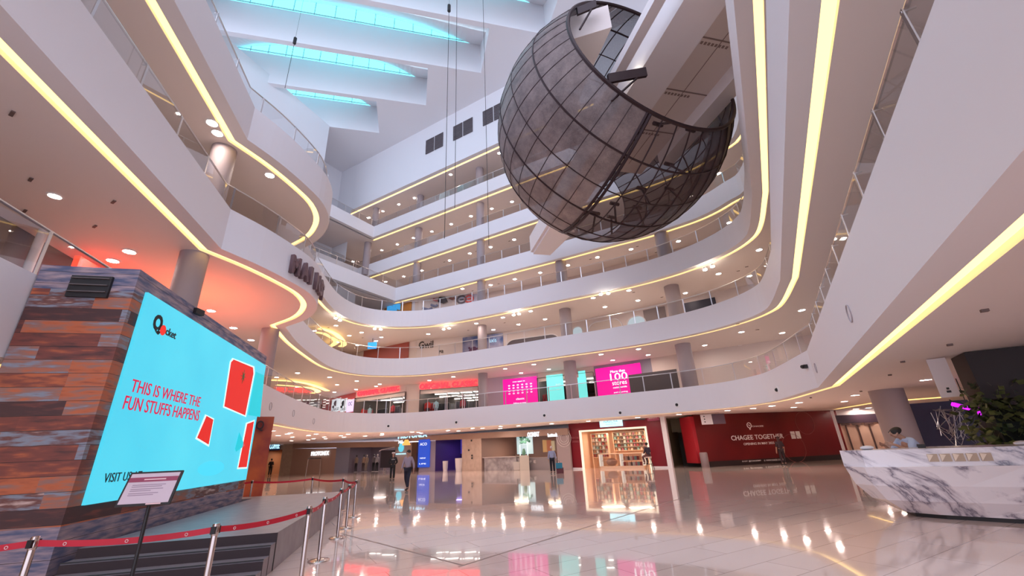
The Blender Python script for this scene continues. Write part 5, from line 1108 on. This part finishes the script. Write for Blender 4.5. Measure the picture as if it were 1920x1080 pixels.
# spotlight pairs on the second gallery ceiling edge
sproto = None
for i, (x, y) in enumerate([(703, 613), (714, 614), (832, 614), (842, 612), (963, 587), (973, 585), (1126, 548), (1140, 546), (1321, 501), (1335, 495), (630, 593), (638, 597)]):
    p = on_z(x, y, ZB[3] - .15)
    if sproto is None:
        e = empty('spotlight', p, '', 'spotlight'); MB().tube([(0, 0, .15), (0, 0, 0)], .02, 5).build('stem', M_ring, e); MB().lathe([(.09, -.02), (.12, -.2), (.05, -.02)], n=12).build('housing', M_ring, e); MB().ell((0, 0, -.17), (.13, .13, .06), 12, 6).build('lens', emis('spot_glow', (1, .9, .75), 60), e); sproto = e
    else: e = dup(sproto, p)
    e['label'] = 'bright ceiling spotlight, one of a pair along the edge over the second gallery'; e['group'] = 'spotlight pairs over the second gallery'
# dark ceiling fittings (sprinklers, vents)
vproto = None
for k, L in ((2, [(47, 395), (178, 424), (213, 378), (1383, 607), (1370, 660), (1420, 618)]), (3, [(616, 614), (680, 633), (1188, 548), (1241, 557), (1384, 508), (1400, 500), (946, 605), (878, 619)]), (4, [(935, 532), (886, 545), (1107, 486), (1195, 462), (1230, 473)]), (5, [(833, 491), (893, 471), (955, 452)]), (2, [(23, 212), (58, 336)]), (1, [(1692, 677), (1668, 702), (1780, 645), (1845, 580), (1614, 733), (1520, 745)])):
    for x, y in L:
        p = on_z(x, y, ZB[k]); p.z = ZB[k]
        if vproto is None: e = MB().box((0, 0, -.01), (.34, .11, .03)).build('ceiling_vent', mat('vent_brown', (.16, .11, .10), .6)); vproto = e
        else: e = vproto.copy(); COL.objects.link(e)
        if k == 1: e.scale = (.25, .6, 1.6)
        if k == 2 and x < 300: e.scale = (.55, .5, 1)
        e.location = p; e.rotation_euler = (0, 0, R(-30)); tag(e, 'small dark fitting in the ceiling ' + where[k], 'vent', 'ceiling fittings ' + where[k])
# cameras and round speakers on the first balcony parapet
def on_out(x, y, k):
    d = pray(x, y); best = None; o = OUT[k]
    for i in range(len(o) - 1):
        a, c = o[i], o[i + 1]; e = c - a
        den = d.x * e.y - d.y * e.x
        if abs(den) < 1e-9: continue
        t = (a.x * e.y - a.y * e.x) / den; u = (a.x * d.y - a.y * d.x) / den
        if t > 0 and -.001 <= u <= 1.001:
            z = CAM_Z + d.z * t
            if ZB[k] - .3 < z < ZT[k] + 1.2 and (best is None or t < best[0]): tg = e.normalized(); best = (t, EYE + d * t, tg, Vector((tg.y, -tg.x, 0)))
    return best
labs = {728: 'left of the PROTONEX letters', 856: 'above the purple shop', 1021: 'above the café', 1163: 'small one above the cosmetics shop', 1269: 'above the service corridor', 1458: 'above the crimson hoarding'}
for x, y in ((728, 799), (856, 792), (1021, 779), (1163, 774), (1269, 759), (1458, 731)):
    h = on_out(x, y, 1)
    if not h: continue
    e = empty('dome_camera', h[1], 'black dome camera on the first balcony parapet ' + labs[x], 'camera'); nrm = h[3]
    b = MB().lathe([(.17, 0), (.17, .02), (.12, .03)], n=18); b.v = [tuple(h[2] * v[0] + ZV * v[1] + nrm * v[2]) for v in b.v]; b.build('mount_ring', M_ring, e)
    MB().ell(nrm * .04, (.085, .085, .085), 12, 8).build('lens_dome', M_black, e)
for x, y, lab in ((507, 762, 'leftmost of three narrow oval grilles on the first parapet past the video wall'), (550, 775, 'middle of three narrow oval grilles on the first parapet past the video wall'), (588, 790, 'rightmost of three narrow oval grilles on the first parapet past the video wall'), (1593, 588, 'oval grille on the large right hand parapet'), (1530, 690, 'faint round grille beside the black parapet camera')):
    h = on_out(x, y, 1)
    if not h: continue
    b = MB().tube([h[2] * .17 * math.cos(t * math.pi / 10) + ZV * .17 * math.sin(t * math.pi / 10) + h[3] * .01 for t in range(20)], .012, 4, closed=True); o = b.build('round_speaker', mat('speaker_line', (.45, .4, .42), .5)); o.location = h[1]
    if x < 600: pass
    tag(o, lab, 'speaker')
h = on_out(1513, 687, 1)
if h: o = MB().box((0, 0, 0), (.16, .2, .13), math.atan2(h[3].y, h[3].x)).ell(h[3] * .1, (.07, .07, .07)).build('bullet_camera', M_black); o.location = h[1] + h[3] * .06; tag(o, 'black camera box at the bend of the right hand parapet', 'camera')
# lettering standing on the second parapet
ms = empty('sign_lettering', (0, 0, 0), 'brown MAINST lettering wrapped around the second parapet bulge', 'sign')
o2 = OUT[2]; L_ = [p for p in o2 if 13.3 < p.y < 18.3 and p.x > -9.6 and p.x < -7.9]
acc = 0; ii = 0; want = [.15 + .56 * i for i in range(6)]; h0 = None
ms.location = (L_[0].x, L_[0].y, 8.1); MO = Vector(ms.location)
for ch, wnt in zip('MAINST', want):
    s_ = 0
    for i in range(len(L_) - 1):
        sl_ = (L_[i + 1] - L_[i]).length
        if s_ + sl_ >= wnt:
            p = L_[i].lerp(L_[i + 1], (wnt - s_) / sl_); t = (L_[i + 1] - L_[i]).normalized(); nn = Vector((t.y, -t.x, 0))
            text_mesh('letter', ch, Vector((p.x, p.y, 7.98)) - MO + nn * .08, t, ZV, .72, mat('sign_brown', (.16, .09, .10), .5), .46 if ch != 'I' else .16, .14, ms, bold=.05); break
        s_ += sl_

# ------------------------------------------------------------------ people
M_skin_p = mat('skin', (.42, .24, .17), .6)
def skin_obj(name, V, E, rad, m_, parent, sub=1, root=0):
    me = bpy.data.meshes.new(name); me.from_pydata(V, E, []); o = bpy.data.objects.new(name, me); COL.objects.link(o)
    o.modifiers.new('skin', 'SKIN'); s = o.modifiers.new('sub', 'SUBSURF'); s.levels = sub; s.render_levels = sub
    for i, v in enumerate(me.skin_vertices[0].data): v.radius = rad[i]; v.use_root = (i == root)
    bpy.context.view_layer.update(); m2 = bpy.data.meshes.new_from_object(o.evaluated_get(DG())); bpy.data.objects.remove(o)
    m2.materials.clear(); m2.materials.append(m_)
    for p in m2.polygons: p.use_smooth = True
    o = bpy.data.objects.new(name, m2); COL.objects.link(o); o.parent = parent; return o
BASEJ = dict(pelvis=(0, 0, .93), waist=(0, 0, 1.08), chest=(0, .0, 1.27), neckb=(0, -.01, 1.42), neck=(0, .0, 1.50), jaw=(0, .035, 1.565), face=(0, .03, 1.63), top=(0, .0, 1.715),
    shl=(-.175, 0, 1.38), ell=(-.24, -.02, 1.11), wrl=(-.25, .06, .87), hal=(-.25, .09, .78), shr=(.175, 0, 1.38), elr=(.24, -.02, 1.11), wrr=(.25, .06, .87), har=(.25, .09, .78),
    hpl=(-.09, 0, .90), knl=(-.10, .03, .50), anl=(-.10, -.02, .09), tol=(-.11, .13, .035), hpr=(.09, 0, .90), knr=(.10, .03, .50), anr=(.10, -.02, .09), tor=(.11, .13, .035))
def person(loc, rz, label, shirt, trousers, hair=(.02, .016, .015), pose=None, scale=1.0, long_hair=False, shoes=(.015, .012, .012), long_sleeve=True, bulk=1.0, skin=None, lower=True, head_tilt=None):
    J = dict(BASEJ); J.update(pose or {}); e = empty('person', loc, label, 'person', None, rz); e.scale = (scale,) * 3
    ms_ = skin or M_skin_p
    names = list(J); V = [J[k] for k in names]; ix = {k: i for i, k in enumerate(names)}
    Rr = dict(pelvis=(.13, .10), waist=(.12, .095), chest=(.14, .10), neckb=(.07, .065), neck=(.052, .052), jaw=(.060, .066), face=(.078, .092), top=(.05, .055), sh=(.062, .06), el=(.042, .042), wr=(.028, .028), ha=(.036, .018), hp=(.085, .085), kn=(.058, .058), an=(.040, .045), to=(.035, .028))
    rad = [Rr.get(k) or Rr[k[:2]] for k in names]
    E_ = [('pelvis', 'waist'), ('waist', 'chest'), ('chest', 'neckb'), ('neckb', 'neck'), ('neck', 'jaw'), ('jaw', 'face'), ('face', 'top'), ('chest', 'shl'), ('shl', 'ell'), ('ell', 'wrl'), ('wrl', 'hal'), ('chest', 'shr'), ('shr', 'elr'), ('elr', 'wrr'), ('wrr', 'har'), ('pelvis', 'hpl'), ('hpl', 'knl'), ('knl', 'anl'), ('anl', 'tol'), ('pelvis', 'hpr'), ('hpr', 'knr'), ('knr', 'anr'), ('anr', 'tor')]
    EE = [(ix[a], ix[b]) for a, b in E_]
    for sd_, sg_ in (('l', -1), ('r', 1)):
        h = Vector(J['ha' + sd_]); w_ = Vector(J['wr' + sd_]); dr_ = (h - w_).normalized(); sdv = dr_.cross(Vector((sg_, 0, 0.001))).normalized()
        for f_, ln in ((-.028, .065), (-.010, .078), (.010, .074), (.028, .058)):
            b0 = h + dr_ * .02 + sdv * f_; m0 = b0 + dr_ * ln * .55; t0_ = m0 + (dr_ * .8 - Vector((sg_ * .5, 0, 0))).normalized() * ln * .45
            k = len(V); V += [tuple(b0), tuple(m0), tuple(t0_)]; rad += [(.010, .010), (.009, .009), (.008, .008)]; EE += [(ix['ha' + sd_], k), (k, k + 1), (k + 1, k + 2)]
        b0 = w_.lerp(h, .55) + sdv * .038; k = len(V); V += [tuple(b0), tuple(b0 + dr_ * .045 + sdv * .015)]; rad += [(.010, .010), (.009, .009)]; EE += [(ix['ha' + sd_], k), (k, k + 1)]
    k = len(V); fc = Vector(J['face']); fd = (Vector(J['jaw']) - Vector(J['neck'])); fd = Vector((fd.x, fd.y, 0)).normalized() if Vector((fd.x, fd.y, 0)).length > .01 else Vector((0, 1, 0))
    V += [tuple(fc + fd * .105 - ZV * .02)]; rad += [(.014, .016)]; EE += [(ix['face'], k)]
    sdx = fd.cross(ZV)
    for sg_ in (-1, 1): k = len(V); V.append(tuple(fc + sdx * .09 * sg_ - ZV * .01)); rad.append((.014, .024)); EE.append((ix['face'], k))
    skin_obj('body', V, EE, rad, ms_, e, 2, ix['pelvis'])
    def sub_(names_, edges, radf, m_, nm):
        VV = [J[k] if isinstance(k, str) else k for k in names_]; skin_obj(nm, VV, edges, radf, m_, e, 2, 0)
    ms = mat('shirt_%s' % str(shirt), shirt, .8); mt = mat('trousers_%s' % str(trousers), trousers, .8); B = bulk
    mid = lambda a, b, t: tuple(Vector(J[a]).lerp(Vector(J[b]), t))
    sl = 1.0 if long_sleeve else .35
    hem = tuple(Vector(J['pelvis']) + Vector((0, 0, .0)))
    sub_(['chest', 'waist', hem, 'neckb', 'shl', 'ell', mid('ell', 'wrl', .85 if long_sleeve else .02), 'shr', 'elr', mid('elr', 'wrr', .85 if long_sleeve else .02)], [(0, 1), (1, 2), (0, 3), (0, 4), (4, 5), (5, 6), (0, 7), (7, 8), (8, 9)],
         [(.165 * B, .125 * B), (.15 * B, .12 * B), (.158 * B, .125 * B), (.075, .075), (.08, .078), (.062, .06), (.046, .046), (.08, .078), (.062, .06), (.046, .046)], ms, 'shirt')
    if lower:
        sub_(['pelvis', 'hpl', 'knl', mid('knl', 'anl', .93), 'hpr', 'knr', mid('knr', 'anr', .93)], [(0, 1), (1, 2), (2, 3), (0, 4), (4, 5), (5, 6)], [(.145 * B, .115 * B), (.105, .105), (.082, .08), (.066, .068), (.105, .105), (.082, .08), (.066, .068)], mt, 'trousers')
        for sd_ in 'lr':
            a = Vector(J['an' + sd_]); t = Vector(J['to' + sd_]); sub_([tuple(a + (t - a) * -.15), tuple(a.lerp(t, .55)), tuple(t + (t - a) * .12)], [(0, 1), (1, 2)], [(.05, .05), (.05, .042), (.042, .035)], mat('shoe_%s' % str(shoes), shoes, .5), 'shoe')
    tp = Vector(J['face']); b = MB(); up_ = (Vector(J['top']) - tp).normalized()
    b.ell((0, 0, 0), (.096, .112, .10), 14, 10); hv = []
    for v in b.v: hv.append(tuple(tp + up_ * .032 - fd * .022 + sdx * v[0] + fd * v[1] + up_ * v[2]))
    b.v = hv; b.build('hair', mat('hair_%s' % str(hair), hair, .7), e, True)
    if long_hair: MB().ell(tp - fd * .05 - ZV * .12, (.10, .075, .19), 12, 8).build('long_hair', mat('hair_%s' % str(hair), hair, .7), e, True)
    for sg_ in (-1, 1): MB().ell(fc + fd * .088 + sdx * .032 * sg_ + ZV * .012, (.011, .011, .008), 8, 5).build('eye', M_black, e)
    MB().ell(fc + fd * .086 - ZV * .058, (.024, .01, .007), 8, 5).build('mouth', mat('lip', (.3, .11, .09), .6), e)
    return e
def face_to(p, q): return math.atan2(-(q[0] - p[0]), q[1] - p[1])
p = on_z(763, 920, 0)
person(p, face_to(p, (-9, 8)), 'man in a grey lilac shirt and navy trousers walking across the hall', (.32, .27, .33), (.012, .013, .03), pose=dict(knl=(-.10, .14, .52), anl=(-.10, .16, .10), tol=(-.11, .31, .05), knr=(.09, .0, .50), anr=(.09, -.22, .11), tor=(.09, -.10, .04), ell=(-.25, -.08, 1.12), wrl=(-.25, -.10, .88), hal=(-.25, -.09, .79), elr=(.24, .05, 1.12), wrr=(.24, .16, .90), har=(.24, .2, .82)), scale=1.02)
p = on_z(735, 901, 0)
gd = person(p, face_to(p, (0, 0)), 'guard in black uniform and pale cap standing with hands behind', (.014, .013, .016), (.012, .012, .015), pose=dict(ell=(-.27, -.10, 1.10), wrl=(-.10, -.19, .96), hal=(-.03, -.20, .93), elr=(.27, -.10, 1.10), wrr=(.10, -.19, .96), har=(.03, -.21, .95)), scale=1.0)
MB().lathe([(.105, 0), (.115, .04), (.10, .075), (.04, .085)], (0, .0, 1.665), 16).build('cap', mat('cap_pale', (.7, .62, .6), .6), gd, True); text_mesh('shirt_print', 'CREW', (.11, .135, 1.27), (-1, 0, 0), ZV, .05, M_wtext, .22, .004, gd)
p = on_z(1037, 888, 0)
wm = person(p, face_to(p, (3.0, 60)), 'pale haired woman in a blue grey cardigan seen from behind', (.34, .36, .50), (.015, .014, .02), hair=(.68, .55, .48), long_hair=False, scale=.97, bulk=1.12)
e = empty('shopping_bag', p + Vector((.42, -.1, .0)), 'teal and maroon shopping bag held at the side of the woman', 'bag'); MB().box((0, 0, .47), (.42, .18, .34)).build('body', mat('bag_teal', (.02, .20, .30), .6), e); MB().box((.05, .06, .17), (.46, .18, .34)).build('lower_bag', mat('bag_maroon', (.13, .03, .04), .6), e); MB().tube([(-.1, 0, .64), (-.12, 0, .76), (.02, 0, .76), (.06, 0, .64)], .012, 5).build('handle', M_black, e)
# seated on a stool at the cosmetics shop
p = on_z(1219, 877, 0); p = p * (31.2 / p.length); p.z = 0; stl = empty('bar_stool', p, 'tall black stool with splayed legs before the cosmetics shop', 'stool')
for i in range(4): q = math.pi / 4 + i * math.pi / 2; MB().tube([(.12 * math.cos(q), .12 * math.sin(q), .7), (.30 * math.cos(q), .30 * math.sin(q), 0)], .02, 6).build('leg', M_black, stl)
MB().lathe([(.19, .69), (.20, .72), (.19, .76)], n=20).build('seat', mat('stool_seat', (.65, .5, .45), .5), stl); MB().tube([(.21 * math.cos(t * math.pi / 10), .21 * math.sin(t * math.pi / 10), .3) for t in range(20)], .012, 5, closed=True).build('footrest', M_black, stl)
person(p + Vector((0, 0, 0)), face_to(p, (6.6, 34)), 'person in dark clothes sitting on a tall stool at the cosmetics shop', (.03, .02, .035), (.12, .05, .05), pose=dict(pelvis=(0, 0, .86), waist=(0, 0, 1.0), chest=(0, .03, 1.18), neckb=(0, .03, 1.33), neck=(0, .04, 1.40), jaw=(0, .075, 1.46), face=(0, .07, 1.53), top=(0, .04, 1.61), shl=(-.175, .03, 1.29), shr=(.175, .03, 1.29), ell=(-.25, .05, 1.04), elr=(.25, .05, 1.04), wrl=(-.15, .25, .98), wrr=(.15, .25, .98), hal=(-.1, .32, .97), har=(.1, .32, .97), hpl=(-.09, .06, .85), hpr=(.09, .06, .85), knl=(-.14, .40, .76), knr=(.14, .40, .76), anl=(-.14, .27, .36), anr=(.14, .27, .36), tol=(-.14, .40, .32), tor=(.14, .40, .32)))
p = on_z(1471, 872, 0)
person(p, face_to(p, (18, 60)), 'person in black with pale bare forearms before the crimson hoarding', (.03, .012, .016), (.025, .012, .016), long_hair=True, hair=(.05, .015, .015), long_sleeve=False, scale=.95)
p = Vector((-25.5, 46.5, 0)); p = on_z(505, 893, 0)
person(p, face_to(p, (-28, 60)), 'person in black standing at the coffee shop', (.012, .012, .014), (.014, .013, .014), long_sleeve=False)
# attendant leaning behind the counter
d_ = pray(1702, 815); p = Vector((d_.x, d_.y, 0)).normalized() * 13.6
person(p, face_to(p, (6.4, 10.3)), 'attendant in a pale blue shirt leaning over behind the marble counter', (.42, .50, .68), (.03, .03, .05), long_sleeve=False, pose=dict(pelvis=(0, -.12, .95), waist=(0, -.06, 1.08), chest=(0, .06, 1.25), neckb=(0, .14, 1.38), neck=(0, .18, 1.44), jaw=(0, .27, 1.45), face=(0, .275, 1.515), top=(0, .23, 1.60), shl=(-.18, .10, 1.33), shr=(.18, .10, 1.33), ell=(-.25, .26, 1.12), elr=(.25, .26, 1.12), wrl=(-.16, .46, 1.27), wrr=(.16, .46, 1.27), hal=(-.12, .54, 1.29), har=(.12, .54, 1.29), hpl=(-.09, -.1, .92), hpr=(.09, -.1, .92)), scale=1.05)
# mannequins in the dim display window
a, b_, u, nn = win; w = (b_ - a).length
for i, (f_, tp, bt, lab, sk) in enumerate(((.06, (.30, .22, .17), (.03, .02, .02), 'mannequin in a tan jacket at the left of the dim window', (.05, .04, .04)), (.18, (.42, .30, .22), (.05, .03, .03), 'mannequin in a peach top second from the left in the dim window', (.05, .04, .04)), (.29, (.34, .25, .20), (.25, .2, .17), 'mannequin in a beige top third from the left in the dim window', (.3, .25, .22)), (.41, (.16, .14, .16), (.01, .01, .012), 'mannequin in charcoal and black in the middle of the dim window', (.05, .04, .04)), (.53, (.40, .38, .42), (.012, .012, .015), 'mannequin in a pale grey top and black trousers in the dim window', (.6, .55, .55)), (.66, (.12, .11, .13), (.62, .56, .54), 'mannequin in white trousers at the right of the dim window', (.05, .04, .04)))):
    p = a + u * w * f_ - nn * (.7 + .3 * (i % 2)); mannequin(lab, (p.x, p.y, 0), math.atan2(nn.y, nn.x) - math.pi / 2, tp, bt, sk)
p = a + u * w * .82 - nn * .6; ar = empty('awning_rack', (p.x, p.y, 0), 'arched dark clothing display with a pale top rail in the dim window', 'clothes rack', None, math.atan2(u.y, u.x)); MB().tube([(-1.6, 0, 2.0), (-1.3, 0, 2.12), (.9, 0, 2.38), (1.15, 0, 2.25), (1.25, 0, 0)], .045, 6).build('rail', M_wtext, ar, True); MB().box((-.2, .1, 1.2), (2.2, .3, 1.7)).build('garments', mat('dark_garments', (.05, .045, .06), .8), ar)
letters('sign_lettering', 'IQ', rect(662, 671, 829, 837, G1, -.3), E_cyanw, 'pale blue letters above the left mannequins in the dim window')
